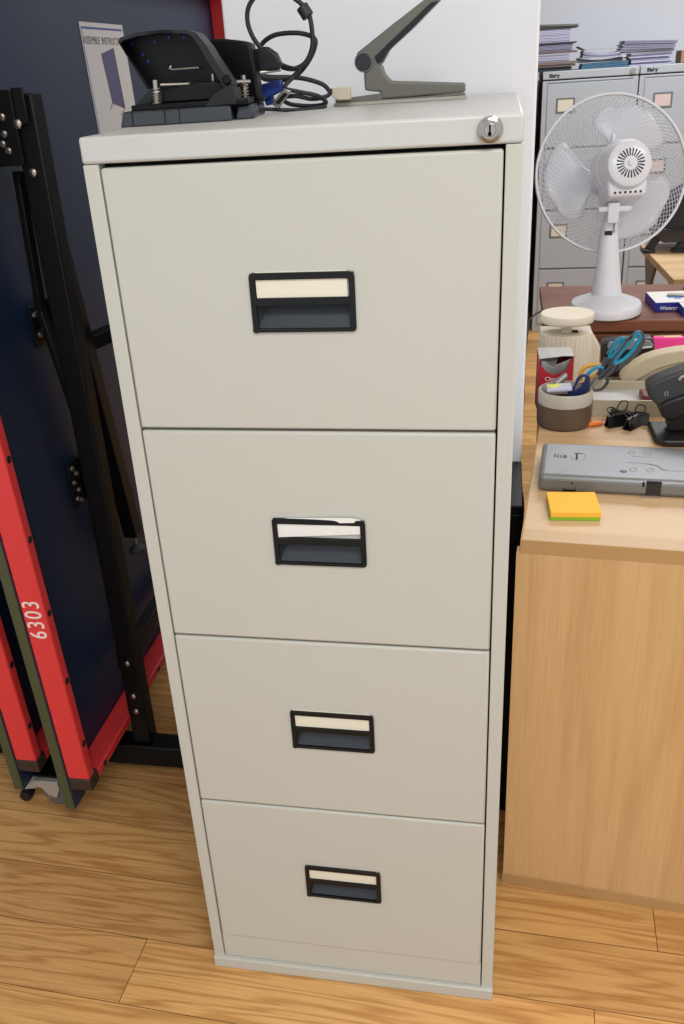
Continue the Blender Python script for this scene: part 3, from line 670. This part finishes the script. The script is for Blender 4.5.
bm = B(); tube(bm, [at(597, 315, 1.385) - fb, at(603, 309, 1.41) - fb], .0045, 10); obj('cord_sleeve', bm, M['fan'], fan)

# ---------------------------------------------------------------- far filing cabinets
def far_cabinet(x, y, label, m, w=.455, pale=M['tan'], mark=True, parts=True):
    t = thing('filing_cabinet', label, 'filing cabinet', (x, y, 0), 0, 'grey filing cabinets along the far wall')
    bm = B(); box(bm, 0, w, 0, .60, 0, 1.258); obj('carcass', bm, m, t, .003)
    bm = B(); box(bm, -.001, w + .001, -.004, .60, 1.263, 1.30); obj('top_panel', bm, m, t, .004)
    bm = B(); box(bm, .004, w - .004, .002, .6, 1.256, 1.265); obj('top_gap', bm, M['dark'], t)
    for k in range(4):
        z1 = 1.250 - k * .302; z0 = z1 - .299
        bm = B(); box(bm, .025, w - .025, -.006, .006, z0, z1 - .006); d = obj('drawer', bm, m, t, .002)
        bm = B(); box(bm, .026, w - .026, -.004, .002, z1 - .008, z1); obj('drawer_gap', bm, M['hold'], d)
        cx_ = .115; cz_ = z1 - .105
        bm = B(); grid_plate(bm, [cx_ - .045, cx_ - .037, cx_ + .037, cx_ + .045], [cz_ - .034, cz_ - .027, cz_ + .027, cz_ + .034], {(1, 1)}, -.010, -.006); h = obj('label_holder', bm, M['hold'], d, .001)
        bm = B(); box(bm, cx_ - .037, cx_ + .037, -.008, -.0062, cz_ - .027, cz_ + .027); obj('label_card', bm, pale if k % 2 == 0 else M['pinkc'] if pale is not M['tan'] else M['tan'], h)
    if mark:
        bm = B(); cyl(bm, (w - .03, -.012, 1.282), (w - .03, .0, 1.282), .012, 16); obj('lock', bm, M['chrome'], t)
        bm = text_bm('Bisley', .022, frame4((.055, -.0045, 1.280), (1, 0, 0), (0, 0, 1)), .0005, 1, .0012); obj('nameplate', bm, M['ink'], t, smooth=False)
    return t
far_cabinet(.632, 4.10, 'far grey filing cabinet directly behind the fan guard', M['filing'])
far_cabinet(1.093, 4.10, 'far grey filing cabinet at the right edge of the photo', M['filing'], pale=M['pinkc'])
far_cabinet(.150, 4.12, 'dark grey filing cabinet, a sliver beside the white pillar', M['filing_d'], mark=False)

# papers on top
def sheaf(name, label, cat, x0, x1, y0, y1, z, h, m, grp, sag=0, curl=0, rz=0, layers=7, ragged=.004, tilt=0):
    t_ = B(); n = 14
    for L in range(layers):
        za = z + h * L / layers; zb__ = z + h * (L + .82) / layers; dx = random.uniform(-ragged, ragged); dy = random.uniform(-ragged, ragged)
        top, bot = [], []
        for i in range(n + 1):
            s = i / n; x = x0 + (x1 - x0) * s + dx
            w_ = sag * (4 * s * (1 - s)) * -1 + curl * s ** 3 * 1.0 + tilt * (s - .5)
            sc_ = (L + 1) / layers
            bot.append((x, za + w_ * sc_ ** .5 - z)); top.append((x, zb__ + w_ * sc_ ** .5 - z))
        poly = bot + top[::-1]
        prism(t_, [(x - (x0 + x1) / 2, y0 - (y0 + y1) / 2 + dy, max(0.0002, zz)) for x, zz in poly], (0, y1 - y0, 0))
    t_.transform(Matrix.Rotation(rz, 4, 'Z'))
    o = obj(name, t_, m, None, 0, smooth=False, loc=((x0 + x1) / 2, (y0 + y1) / 2, z))
    return tag(o, label, cat, grp)
g1 = 'papers piled on the far cabinets'
T = 1.3005
sheaf('folder', 'black folder at the bottom of the tall left paper pile', 'folder', .50, .77, 4.14, 4.36, T, .018, M['folder_d'], g1, layers=2)
sheaf('folder', 'brown folder second from the bottom of the left paper pile', 'folder', .50, .79, 4.13, 4.36, T + .018, .024, M['folder_b'], g1, layers=2, ragged=.006)
sheaf('paper_stack', 'lilac paper bundle in the middle of the left pile', 'papers', .50, .755, 4.13, 4.36, T + .042, .036, M['lilac'], g1, layers=6)
sheaf('folder', 'dark brown folder dividing the left paper pile', 'folder', .50, .79, 4.13, 4.36, T + .078, .010, M['folder_b'], g1, layers=2)
sheaf('paper_stack', 'purple folder bundle above the brown divider in the left pile', 'papers', .50, .77, 4.13, 4.36, T + .088, .030, M['purple'], g1, layers=5)
sheaf('folder', 'black folder beneath the white papers of the left pile', 'folder', .50, .785, 4.13, 4.36, T + .118, .008, M['folder_d'], g1, layers=2)
sheaf('paper_stack', 'pale violet paper stack near the top of the left pile', 'papers', .50, .755, 4.14, 4.36, T + .126, .060, M['lilac2'], g1, layers=9, ragged=.003)
sheaf('folder', 'grey-green lid folder topping the left paper pile', 'folder', .50, .79, 4.13, 4.36, T + .188, .020, M['folder'], g1, layers=2, tilt=-.012)
sheaf('folder', 'teal folder lowest in the middle paper pile', 'folder', .82, 1.04, 4.14, 4.35, T, .026, M['teal_f'], g1, layers=3, tilt=.004)
sheaf('folder', 'black open folder sagging in the middle paper pile', 'folder', .80, 1.01, 4.15, 4.36, T + .028, .020, M['folder_d'], g1, layers=3, sag=.010, tilt=-.006)
sheaf('paper_stack', 'lilac papers inside the sagging middle folder', 'papers', .82, 1.0, 4.14, 4.35, T + .048, .030, M['lilac'], g1, layers=6, sag=.012, tilt=-.010)
sheaf('folder', 'thin dark cover curling over the middle papers', 'folder', .80, 1.0, 4.16, 4.36, T + .084, .005, M['folder_d'], g1, layers=1, sag=.022, tilt=-.028)
sheaf('paper_stack', 'lilac paper bundle at the bottom of the right pile', 'papers', 1.045, 1.235, 4.14, 4.35, T, .056, M['lilac2'], g1, layers=8, ragged=.008)
sheaf('paper_stack', 'purple-grey paper bundle on top of the right pile', 'papers', 1.005, 1.25, 4.13, 4.36, T + .0565, .052, M['purple'], g1, layers=7, ragged=.012, tilt=-.012)
bm = B(); box(bm, -.06, .10, -.08, .08, 0, .055); tag(obj('cardboard_box', bm, M['kraft'], None, .003, loc=(1.345, 4.25, T)), 'brown cardboard box on the far right cabinet', 'box')

# ---------------------------------------------------------------- far beech desk with black machine
fd = thing('far_desk', 'beech desk far off at the right edge behind the fan', 'desk', (.985, 2.02, 0), math.radians(2.2))
bm = B(); box(bm, 0, 1.2, 0, .62, .695, .72); obj('desktop', bm, M['beech_top'], fd, .002)
bm = B(); prism(bm, [(.06, .10, .695), (.06, .36, .695), (.06, .36, .66), (.06, .22, .05), (.06, .15, .05), (.06, .10, .60)], (.025, 0, 0)); obj('end_leg', bm, M['greyleg'], fd, .002)
bm = B(); prism(bm, [(.01, .36, .695), (.01, .56, .695), (.01, .50, .60), (.01, .47, .56), (.01, .43, .61)], (.012, 0, 0)); obj('gusset', bm, M['greyleg'], fd, .001)
bm = B(); box(bm, .06, .12, .05, .55, 0, .04); obj('foot', bm, M['greyleg'], fd, .004)
mc_ = thing('office_machine', 'black office machine with splayed feet on the far desk', 'machine', (1.10, 2.48, .72)); PB = Vector((1.10, 2.48, .72))
bm = B(); plate(bm, [(661, 236), (668, 214), (677, 200), (700, 186), (780, 186), (780, 236)], 2.46, .22); obj('body', bm, M['monitor'], mc_, .006)
bm = B(); plate(bm, [(655, 238), (664, 229), (700, 229), (780, 232), (780, 240), (664, 243)], 2.45, .24); obj('tray', bm, M['box_dk'], mc_, .003)
for u in (646, 676):
    bm = B(); a = at(u + 3, 247, 2.44) - PB; box(bm, a.x - .018, a.x + .025, -.03, .02, 0, .012); prism(bm, [(a.x - .01, -.02, .01), (a.x + .02, -.02, .01), (a.x + .05, -.02, .06), (a.x + .02, -.02, .06)], (0, .03, 0)); obj('foot', bm, M['monitor'], mc_, .002)

# ---------------------------------------------------------------- on the mahogany cupboard
def carton(loc_, rz, w, d, h, label):
    t = thing('carton', label, 'box', loc_, rz, 'blue and white cartons by the fan')
    bm = B(); box(bm, 0, w, 0, d, 0, h); obj('sides', bm, M['blue_box'], t, .001)
    bm = B(); box(bm, .0015, w - .0015, .0015, d - .0015, h, h + .0006); obj('top_face', bm, M['white_box'], t)
    bm = B(); box(bm, w * .30, w * .62, d * .38, d * .62, h + .0006, h + .001); box(bm, w * .40, w * .52, d * .28, d * .75, h + .0006, h + .0011); obj('printed_patch', bm, M['cyan'], t)
    bm = text_bm('Waterproof Plasters', .0125, frame4((w * .46, -.0006, h * .38), (1, 0, 0), (0, 0, 1)), .0002, 1, .0003); obj('lettering', bm, M['white_box'], t, smooth=False)
    return t
carton((.846, 1.452, MZ), math.radians(4), .14, .125, .023, 'blue and white carton lying left on the mahogany cupboard')
carton((.905, 1.400, MZ), math.radians(2), .14, .06, .022, 'blue carton cut off by the right photo edge beside the fan')
bm = B(); lathe(bm, [(0, 0), (.026, 0), (.03, .006), (.028, .010), (0, .012)], 24); tag(obj('lid', bm, M['teal'], None, loc=(.985, 1.70, MZ)), 'round teal lid at the right behind the cartons', 'lid')
bm = B(); tube(bm, [(0, 0, .0045), (.045, -.012, .0045)], .004, 10); tag(obj('plaster_roll', bm, M['tan'], None, loc=(.885, 1.525, MZ + .0242)), 'small tan roll lying on the blue and white carton', 'roll')

# ---------------------------------------------------------------- items on the beech desk
DZ = .7216
def sticky(z, m, rz, label, h):
    bm = B(); box(bm, -.038, .038, -.038, .038, 0, h); o = obj('sticky_notes', bm, m, None, .0006, loc=(.574, .345, z)); o.rotation_euler = (0, 0, rz)
    return tag(o, label, 'sticky notes', 'sticky note pads')
sticky(DZ, M['pg'], math.radians(1.0), 'lime green sticky note pad under the orange one', .0055)
sticky(DZ + .0056, M['po'], math.radians(3.0), 'orange sticky note pad on the beech desk corner', .0085)

mb = thing('steel_box', 'long flat grey steel box with black latch on the beech desk', 'box', (.522, .413, DZ), math.radians(-4.5))
bm = B(); w, d, h = .32, .148, .030
box(bm, 0, w, 0, d, 0, h); mbd = obj('body', bm, M['metalbox'], mb, .009, seg=4)
bm = B(); box(bm, .169, .192, -.0012, .001, .002, h - .002); box(bm, .169, .192, -.0012, .005, h - .006, h - .002); l_ = obj('latch', bm, M['latch'], mb, .0008, label='black latch')
bm = B(); box(bm, .166, .190, -.004, .001, .0, .004); obj('latch_tab', bm, M['steel'], l_)
bm = B(); box(bm, .163, .166, -.0012, .003, .018, h - .004); obj('slot', bm, M['dark'], mb)
bm = B(); cyl(bm, (.054, -.0006, .018), (.054, .002, .018), .0016, 10); obj('pin_hole', bm, M['dark'], mb)
bm = B(); box(bm, .040, .060, -.0006, .002, .0035, .0055); box(bm, .040, .0415, -.0006, .002, .004, .009); box(bm, .0585, .060, -.0006, .002, .004, .009); obj('side_slot', bm, M['dark'], mb)
bm = B(); lathe(bm, [(0, .0015), (.0055, .001), (.006, 0), (0, 0)], 18, Matrix.Translation((.134, .030, h)), sy=.7); obj('rubber_stop', bm, M['latch'], mb)
for (x, y) in ((.150, .040), (.176, .040), (.150, .112), (.176, .112)):
    bm = B(); tube(bm, [(x + .006 * math.cos(a * PI / 8), y + .0065 * math.sin(a * PI / 8), h) for a in range(16)], .0008, 6, closed=True); obj('embossed_ring', bm, M['metalbox'], mb)
bm = B(); tube(bm, smooth_pts([(.142, .070, h), (.175, .066, h), (.190, .058, h), (.196, .045, h), (.215, .042, h), (.26, .042, h)], 5), .0013, 6); tube(bm, smooth_pts([(.15, .098, h), (.2, .094, h), (.26, .094, h)], 5), .0010, 6); obj('embossed_rib', bm, M['metalbox'], mb)
bm = B(); tube(bm, [(.062 + .012 * math.cos(a * PI / 12), .085 + .017 * math.sin(a * PI / 12), h + .0001) for a in range(24)], .0004, 5, closed=True); obj('embossed_oval', bm, M['metalbox'], mb)
bm = B()
for i in range(4): box(bm, .058, .061, .074 + i * .006, .077 + i * .006, h, h + .0004)
box(bm, .055, .068, .098, .101, h, h + .0004); box(bm, .058, .061, .073, .099, h, h + .0004)
for i in range(3): box(bm, .022 + i * .005, .0245 + i * .005, .078, .092 - i * .002, h, h + .0004)
obj('printed_mark', bm, M['greymark'], mb)
bm = B(); lathe(bm, [(0, .0005), (.0035, .0005), (.0035, 0), (0, 0)], 14, Matrix.Translation((.040, .083, h)), sy=1.9); obj('printed_dot', bm, M['greymark'], mb)

# brown pot with cloudy upper band
pc_ = Vector((.5805, .735, DZ))
pot = thing('pencil_pot', 'brown round plastic pot with a cloudy rim holding scissors', 'pot', pc_)
bm = B(); lathe(bm, [(0, 0), (.046, 0), (.0515, .004), (.0525, .02), (.0505, .046), (.0480, .046), (.049, .012), (0, .008)], 48); obj('body', bm, M['pot'], pot)
bm = B(); lathe(bm, [(.0485, .044), (.0512, .046), (.0512, .068), (.0495, .071), (.047, .071), (.046, .06), (.0462, .044), (.0485, .044)], 48); obj('rim_band', bm, M['potclear'], pot, label='cloudy white upper band')
PBp = pc_
def pp_(u, v, y): return at(u, v, y) - PB
def z4(a, b): return (584 + a / 6.84, 320 + b / 6.84)
# large scissors
PB = Vector((.60, .74, DZ + .01))
s1 = thing('scissors', 'large grey and teal handled scissors standing in the brown pot', 'scissors', PB, 0, 'scissors in the brown pot')
def loop_handle(t, outer, inner, y, m1, m2, r1, r2):
    mid = [((a + c) / 2, (b + d) / 2) for (a, b), (c, d) in zip(outer, inner)]
    bm = B(); n = len(outer); th = .008
    O_ = smooth_pts([at(*p, y) - PB for p in outer], 4, True); I_ = smooth_pts([at(*p, y) - PB for p in inner], 4, True)
    k = len(O_)
    for i in range(k):
        j = (i + 1) % k
        prism(bm, [O_[i], O_[j], I_[j], I_[i]], (0, th, 0))
    bmesh.ops.remove_doubles(bm, verts=bm.verts, dist=.00005)
    h = obj('handle', bm, m1, t, 0)
    bm = B(); tube(bm, [p + Vector((0, th / 2, 0)) for p in I_], r2, 8, closed=True); g = obj('grip_ring', bm, m2, h)
    return h
o1 = [z4(*p) for p in ((95, 410), (150, 330), (220, 240), (300, 140), (360, 82), (405, 90), (418, 150), (370, 235), (290, 310), (180, 375))]
i1 = [z4(*p) for p in ((205, 300), (215, 275), (260, 215), (320, 145), (362, 95), (385, 100), (385, 135), (340, 210), (280, 270), (225, 300))]
loop_handle(s1, o1, i1, .735, M['sc_grey'], M['teal'], .004, .0046)
o2 = [z4(*p) for p in ((88, 380), (120, 310), (160, 230), (200, 160), (262, 122), (305, 135), (290, 180), (245, 235), (200, 300), (130, 380))]
i2 = [z4(*p) for p in ((170, 262), (170, 250), (178, 225), (210, 165), (262, 132), (280, 142), (265, 170), (225, 220), (200, 248), (180, 262))]
loop_handle(s1, o2, i2, .75, M['sc_grey'], M['teal'], .004, .0046)
bm = B(); plate(bm, [z4(*p) for p in ((95, 380), (150, 400), (60, 460), (20, 510), (-60, 560), (-70, 540), (10, 470), (60, 400))], .744, .003); obj('blade', bm, M['steel'], s1, .0005, label='steel blades')
# small grey handled scissors loop, amber and navy
s2 = thing('scissors', 'navy handled scissors leaning in the brown pot', 'scissors', PB, 0, 'scissors in the brown pot')
def z3(a, b): return (530 + a / 7.3125, 300 + b / 7.3125)
o = [z3(*p) for p in ((275, 690), (320, 640), (345, 580), (385, 550), (430, 555), (440, 600), (420, 660), (350, 700))]
i = [z3(*p) for p in ((322, 660), (330, 648), (350, 605), (380, 568), (408, 566), (408, 590), (385, 630), (345, 660))]
loop_handle(s2, o, i, .722, M['navy_s'], M['navy_s'], .003, .001)
bm = B(); plate(bm, [z3(*p) for p in ((300, 690), (380, 640), (440, 590), (430, 640), (350, 698))], .728, .006); obj('handle', bm, M['navy_s'], s2, .001)
bm = B(); plate(bm, [z3(*p) for p in ((380, 680), (440, 640), (500, 560), (495, 580), (450, 650), (400, 690))], .735, .002); obj('blade', bm, M['steel'], s2)
s3 = thing('scissors', 'amber handled scissors behind the navy ones in the brown pot', 'scissors', PB, 0, 'scissors in the brown pot')
bm = B(); tube(bm, smooth_pts([at(*z3(*p), .765) - PB for p in ((372, 590), (368, 540), (395, 500), (440, 478), (500, 475), (530, 490), (500, 540), (440, 570), (400, 610), (385, 640))], 4), .0042, 8); obj('handle', bm, M['yellow'], s3)
bm = B(); tube(bm, smooth_pts([at(*z3(*p), .75) - PB for p in ((410, 590), (425, 540), (465, 505), (510, 490), (540, 505), (530, 530)) ], 4), .0035, 8); obj('grip_ring', bm, M['teal'], s3)
bm = B(); plate(bm, [z3(*p) for p in ((380, 600), (400, 600), (400, 700), (380, 700))], .76, .002); obj('blade', bm, M['steel'], s3)
s4 = thing('scissors', 'small black handled scissors low at the right of the brown pot', 'scissors', PB, 0, 'scissors in the brown pot')
bm = B(); tube(bm, smooth_pts([at(*z4(*p), .757) - PB for p in ((50, 470), (90, 480), (130, 465), (160, 425), (155, 400), (120, 400), (60, 450))], 4, True), .0032, 8, closed=True); obj('handle', bm, M['sc_grey'], s4)
bm = B(); plate(bm, [z4(*p) for p in ((60, 450), (60, 470), (-40, 510), (-40, 500))], .757, .002); obj('blade', bm, M['steel'], s4)
# packet and pen in the pot
PB = Vector((.57, .73, DZ + .03))
pk = thing('packet', 'yellow-green printed packet inside the brown pot', 'packet', PB)
bm = B(); prism(bm, [at(*z3(120, 615), .735) - PB, at(*z3(300, 605), .745) - PB, at(*z3(310, 650), .71) - PB, at(*z3(125, 662), .70) - PB], (0, 0, -.004)); obj('wrapper', bm, M['lilac2'], pk, .0005)
bm = B(); prism(bm, [at(*z3(130, 618), .734) - PB + Vector((0, 0, .0004)), at(*z3(235, 612), .74) - PB + Vector((0, 0, .0004)), at(*z3(215, 655), .71) - PB + Vector((0, 0, .0004)), at(*z3(125, 640), .715) - PB + Vector((0, 0, .0004))], (0, 0, .0004)); obj('print', bm, M['packet'], pk)
bm = B(); prism(bm, [at(*z3(255, 640), .72) - PB + Vector((0, 0, .0004)), at(*z3(285, 612), .74) - PB + Vector((0, 0, .0004)), at(*z3(300, 625), .73) - PB + Vector((0, 0, .0004)), at(*z3(270, 662), .71) - PB + Vector((0, 0, .0004))], (0, 0, .0004)); obj('print', bm, M['packet'], pk)
bm = B(); tube(bm, [at(*z3(185, 620), .755) - pc_, at(*z3(262, 550), .775) - pc_], .0062, 12); tag(obj('marker_pen', bm, M['silver'], None, .001, loc=pc_), 'grey marker pen end sticking up in the brown pot', 'pen')

# red carton torn open
cb = Vector((.5325, .80, DZ))
rc = thing('red_carton', 'red carton torn open with silver lining behind the brown pot', 'carton', cb, math.radians(4))
bm = B()
def quad(bm, pts, mi=0): bm.faces.new([bm.verts.new(p) for p in pts]).material_index = mi
w, d, h = .066, .055, .117
prism(bm, [(0, 0, 0), (w, 0, 0), (w, 0, h * .97), (w * .9, 0, h * .90), (w * .8, 0, h * .74), (w * .62, 0, h * .68), (w * .38, 0, h * .66), (w * .2, 0, h * .72), (w * .05, 0, h * .82), (0, 0, h * .80)], (0, .0012, 0))
box(bm, 0, .0012, 0, d, 0, h * .93); box(bm, w - .0012, w, 0, d, 0, h * .97); box(bm, 0, w, d - .0012, d, 0, h); box(bm, 0, w, 0, d, 0, .001)
obj('sleeve', bm, M['redbox'], rc, .0004)
bm = B(); prism(bm, [(.002, .004, .02), (w - .002, .004, .02), (w - .003, .008, h * .92), (w * .5, .012, h * .80), (.004, .009, h * .90)], (0, .002, 0)); prism(bm, [(.003, .01, h * .86), (w * .45, .004, h * .74), (w * .6, .02, h * .97), (.006, .04, h * .98)], (0, 0, .002)); obj('foil_lining', bm, M['foil'], rc, .0005)
bm = B(); prism(bm, [(-.001, .002, h * .93), (w * .7, -.004, h * .99), (w, .0, h * .97), (w, d, h), (0, d, h)], (0, 0, .0012)); obj('top_flap', bm, M['foil'], rc, .0003)
bm = text_bm('Classic', .012, frame4((w * .42, -.0006, h * .585), (1, 0, 0), (0, 0, 1)), .0002); obj('lettering', bm, M['white_box'], rc, smooth=False)

# postal scale
sb = Vector((.592, .965, DZ))
sl = thing('postal_scale', 'cream postal scale with a round top plate behind the red carton', 'scale', sb)
bm = B(); n = 34; prof = []
for i in range(n + 1):
    a = PI + PI * i / n; rib = (.0018 if i % 2 else 0) if i > 5 else 0
    prof.append(((.053 + rib) * math.cos(a) - .0, (.04 + rib) * math.sin(a), 0))
prof += [(.053, .05, 0), (-.053, .05, 0)]
prism(bm, prof, (0, 0, .120)); obj('body', bm, M['scale'], sl, .0012)
bm = B(); prism(bm, [(.045, .0, 0), (.072, .0, 0), (.072, .0, .085), (.050, .0, .119), (.045, .0, .119)], (0, .05, 0)); obj('side_wing', bm, M['scale'], sl, .004)
bm = B(); box(bm, -.010, .010, -.010, .010, .118, .145); obj('stem', bm, M['scale'], sl, .002)
bm = B(); box(bm, .012, .024, -.008, .010, .1195, .1208); obj('stem_slot', bm, M['dark'], sl)
bm = B(); lathe(bm, [(0, .143), (.052, .143), (.0545, .145), (.0555, .148), (.0555, .158), (.054, .161), (0, .1615)], 56); obj('top_plate', bm, M['scale'], sl)

# black machine with grey top, pink notes
PB = Vector((.73, 1.02, DZ))
bkm = thing('tape_machine', 'black machine with grey top strip behind the large scissors', 'machine', PB)
bm = B(); plate(bm, [(600.5, 370), (601, 345), (606, 341.5), (652, 338), (655, 343), (655, 376), (607, 378)], 1.00, .04); obj('body', bm, M['box_dk'], bkm, .005, seg=3)
bm = B(); plate(bm, [(607, 347), (609, 342.5), (640, 339.5), (650, 341), (654, 345), (652, 348), (640, 349), (612, 351)], .996, .01); obj('top_strip', bm, M['silver'], bkm, .001)
bm = B(); plate(bm, [(641, 347.3), (652, 346.2), (652, 347.6), (641, 348.8)], .994, .003); obj('highlight_bar', bm, M['white_box'], bkm)
PB = Vector((.83, 1.14, DZ))
pn = thing('pink_notes', 'hot pink paper pad standing behind the beige machine', 'notes', PB)
bm = B(); plate(bm, [(654, 338.5), (700, 338), (702, 366), (654, 367)], 1.14, .02); obj('pad', bm, M['pink'], pn, .0005)
bm = B(); plate(bm, [(655, 337.4), (682, 336.8), (682, 338.6), (655, 339)], 1.15, .014); obj('backing', bm, M['pyellow'], pn)

# beige machine
PB = Vector((.78, .93, DZ))
bg = thing('desk_machine', 'beige curved-top desk machine between scissors and right edge', 'machine', PB)
top = [(250, 380), (268, 350), (300, 318), (350, 280), (420, 240), (490, 216), (560, 200), (640, 186), (720, 178), (820, 178)]
bot = [(820, 262), (720, 262), (640, 272), (560, 292), (500, 314), (440, 345), (380, 378), (330, 410), (294, 444), (272, 432)]
bm = B(); plate(bm, [z4(a, b + 26) for a, b in top + bot], .905, .04); obj('cover', bm, M['beige'], bg, .003, seg=3)
bm = B(); plate(bm, [z4(*p) for p in ((294, 444), (330, 408), (380, 376), (440, 343), (500, 312), (560, 290), (640, 270), (720, 260), (820, 260), (820, 470), (440, 458), (300, 452))], .91, .03); obj('body', bm, M['beige_d'], bg, .002)
bm = B(); box(bm, -.06, .2, -.018, .01, 0, .018); obj('foot_plate', bm, M['beige_d'], bg, .003)

# shallow beige tray with maroon item
tr = thing('letter_tray', 'shallow beige open tray beside the brown pot', 'tray', (.637, .775, DZ), math.radians(-2))
bm = B(); w, d, h = .26, .125, .034
box(bm, 0, w, 0, .005, 0, h); box(bm, 0, w, d - .005, d, 0, h); box(bm, 0, .005, .005, d - .005, 0, h); box(bm, w - .005, w, .005, d - .005, 0, h)
obj('sides', bm, M['tray'], tr, .001)
bm = B(); box(bm, .005, w - .005, .005, d - .005, .0, .016); obj('inner_floor', bm, M['tray_in'], tr)
bm = B(); box(bm, 0, .05, 0, .05, 0, .018); o = obj('eraser', bm, M['maroon'], None, .004, loc=(.733, .795, DZ + .0165)); tag(o, 'maroon block lying in the beige tray', 'block')

# orange blade handle
og = thing('craft_knife', 'orange craft knife end beside the brown pot', 'knife', (.636, .722, DZ))
bm = B(); tube(bm, smooth_pts([(-.012, -.008, .004), (.0, -.004, .0055), (.016, .002, .005)], 4), [.003, .004, .0052, .006, .006, .0055, .005, .0045, .004], 10); obj('handle', bm, M['orange'], og)
bm = B(); prism(bm, [(.012, .004, .003), (.045, .018, .003), (.045, .021, .003), (.012, .009, .003)], (0, 0, .0012)); obj('blade', bm, M['steel'], og)

# binder clips
def clip(x, y, z, rz, tilt, label, s=1.0):
    t = thing('binder_clip', label, 'clip', (x, y, z), rz, 'black binder clips on the desk')
    T4 = Matrix.Rotation(tilt, 4, 'X') @ Matrix.Scale(s, 4)
    bm = B(); w = .018
    for pts in ([(-w, -.009, 0), (-w, -.0072, 0), (-w, -.0008, .020), (-w, -.0018, .022)], [(-w, .009, 0), (-w, .0072, 0), (-w, .0008, .020), (-w, .0018, .022)], [(-w, -.009, 0), (-w, .009, 0), (-w, .009, .0014), (-w, -.009, .0014)]):
        prism(bm, pts, (2 * w, 0, 0))
    tube(bm, [(-w, -.002, .021), (w, -.002, .021)], .0016, 8); tube(bm, [(-w, .002, .021), (w, .002, .021)], .0016, 8)
    bm.transform(T4); obj('clamp', bm, M['clip'], t)
    for sg in (-1, 1):
        bm = B(); tube(bm, smooth_pts([(-.008, sg * .002, .021), (-.009, sg * .010, .026), (-.007, sg * .018, .030), (0, sg * .021, .031), (.007, sg * .018, .030), (.009, sg * .010, .026), (.008, sg * .002, .021)], 4), .0013, 6); bm.transform(T4)
        obj('wire_handle', bm, M['clip'], t)
clip(.676, .722, DZ, .5, .0, 'black binder clip nearest the orange knife')
clip(.690, .745, DZ + .002, -.7, .35, 'black binder clip standing tallest, leaning on its neighbours', 1.05)
clip(.706, .712, DZ, .9, .0, 'black binder clip in the middle of the row')
clip(.722, .735, DZ, -.2, .0, 'black binder clip touching the black hole punch', 1.0)

# charcoal hole punch at the right edge
PB = Vector((.76, .66, DZ))
hp = thing('hole_punch', 'charcoal hole punch at the right edge of the beech desk', 'hole punch', PB)
pts = [z4(*p) for p in ((445, 690), (470, 680), (900, 660), (900, 860), (560, 850), (500, 815), (470, 770))]
bm = B(); prism(bm, [(-.026, .055, 0), (.16, .05, 0), (.16, -.045, 0), (-.01, -.048, 0), (-.024, -.03, 0)], (0, 0, .014)); obj('base', bm, M['pnchr_d'], hp, .005, seg=3)
bm = B(); plate(bm, [z4(*p) for p in ((434, 475), (445, 450), (480, 425), (560, 390), (684, 345), (900, 270), (900, 470), (640, 560), (560, 570), (520, 600), (480, 570), (440, 520))], .64, .045); obj('lever', bm, M['pnchr'], hp, .006, seg=3)
bm = B(); plate(bm, [z4(*p) for p in ((522, 610), (530, 585), (560, 560), (650, 530), (900, 450), (900, 640), (684, 650), (620, 690), (560, 688), (530, 660))], .632, .06); obj('lever_end', bm, M['pnchr_d'], hp, .005, seg=3)
bm = B(); plate(bm, [z4(*p) for p in ((560, 640), (900, 620), (900, 760), (580, 760))], .65, .04); obj('punch_head', bm, M['pnchr_d'], hp, .002)
for (a, b) in (((545, 500), (560, 520)), ((562, 496), (577, 516))):
    bm = B(); plate(bm, [z4(a[0], a[1] - 6), z4(a[0] + 12, a[1] - 8), z4(b[0], b[1]), z4(b[0] - 6, b[1] + 4), z4(a[0] + 7, a[1])], .6395, .0008); obj('printed_mark', bm, M['silver'], hp)
bm = B(); tube(bm, [at(*z4(650, 410), .638) - PB, at(*z4(665, 392), .638) - PB, at(*z4(700, 375), .638) - PB], .003, 8); obj('spring', bm, M['steel'], hp)

# cable hanging in the gap beside the pillar
bm = B(); tube(bm, smooth_pts([at(529, 322, .95), at(525, 350, .92), at(523, 400, .85), at(519.5, 450, .78), at(519.5, 480, .75), at(523, 505, .72), at(520, 540, .70), at(512, 600, .68), at(510, 660, .68)], 5), .0028, 8)
tag(obj('loose_cable', bm, M['cable'], None), 'thin black cable hanging in the gap beside the white pillar', 'cable')

# ---------------------------------------------------------------- light
wd = bpy.data.worlds.new('world'); sc.world = wd; wd.use_nodes = True
wd.node_tree.nodes['Background'].inputs[0].default_value = (.93, .96, 1, 1); wd.node_tree.nodes['Background'].inputs[1].default_value = 1.0
def area(name, loc_, sx, sy_, power, col=(1, .97, .92), rot=(0, 0, 0)):
    l = bpy.data.lights.new(name, 'AREA'); l.shape = 'RECTANGLE'; l.size = sx; l.size_y = sy_; l.energy = power; l.color = col
    o = bpy.data.objects.new(name, l); COL.objects.link(o); o.location = loc_; o.rotation_euler = rot; return o
area('unseen_ceiling_light', (.9, -1.45, 2.66), 1.2, .6, 34, (1, .99, .97))  # unseen lamp, added to brighten the cabinet front and the floor
area('unseen_ceiling_light', (2.4, .3, 2.66), 1.2, .6, 22, (1, .99, .97))
area('unseen_ceiling_light', (1.4, 3.0, 2.66), 1.6, .8, 60, (.93, .96, 1))
sc.view_settings.view_transform = 'Standard'; sc.view_settings.look = 'None'; sc.view_settings.gamma = 1; sc.view_settings.exposure = 0
sc.view_settings.use_curve_mapping = False
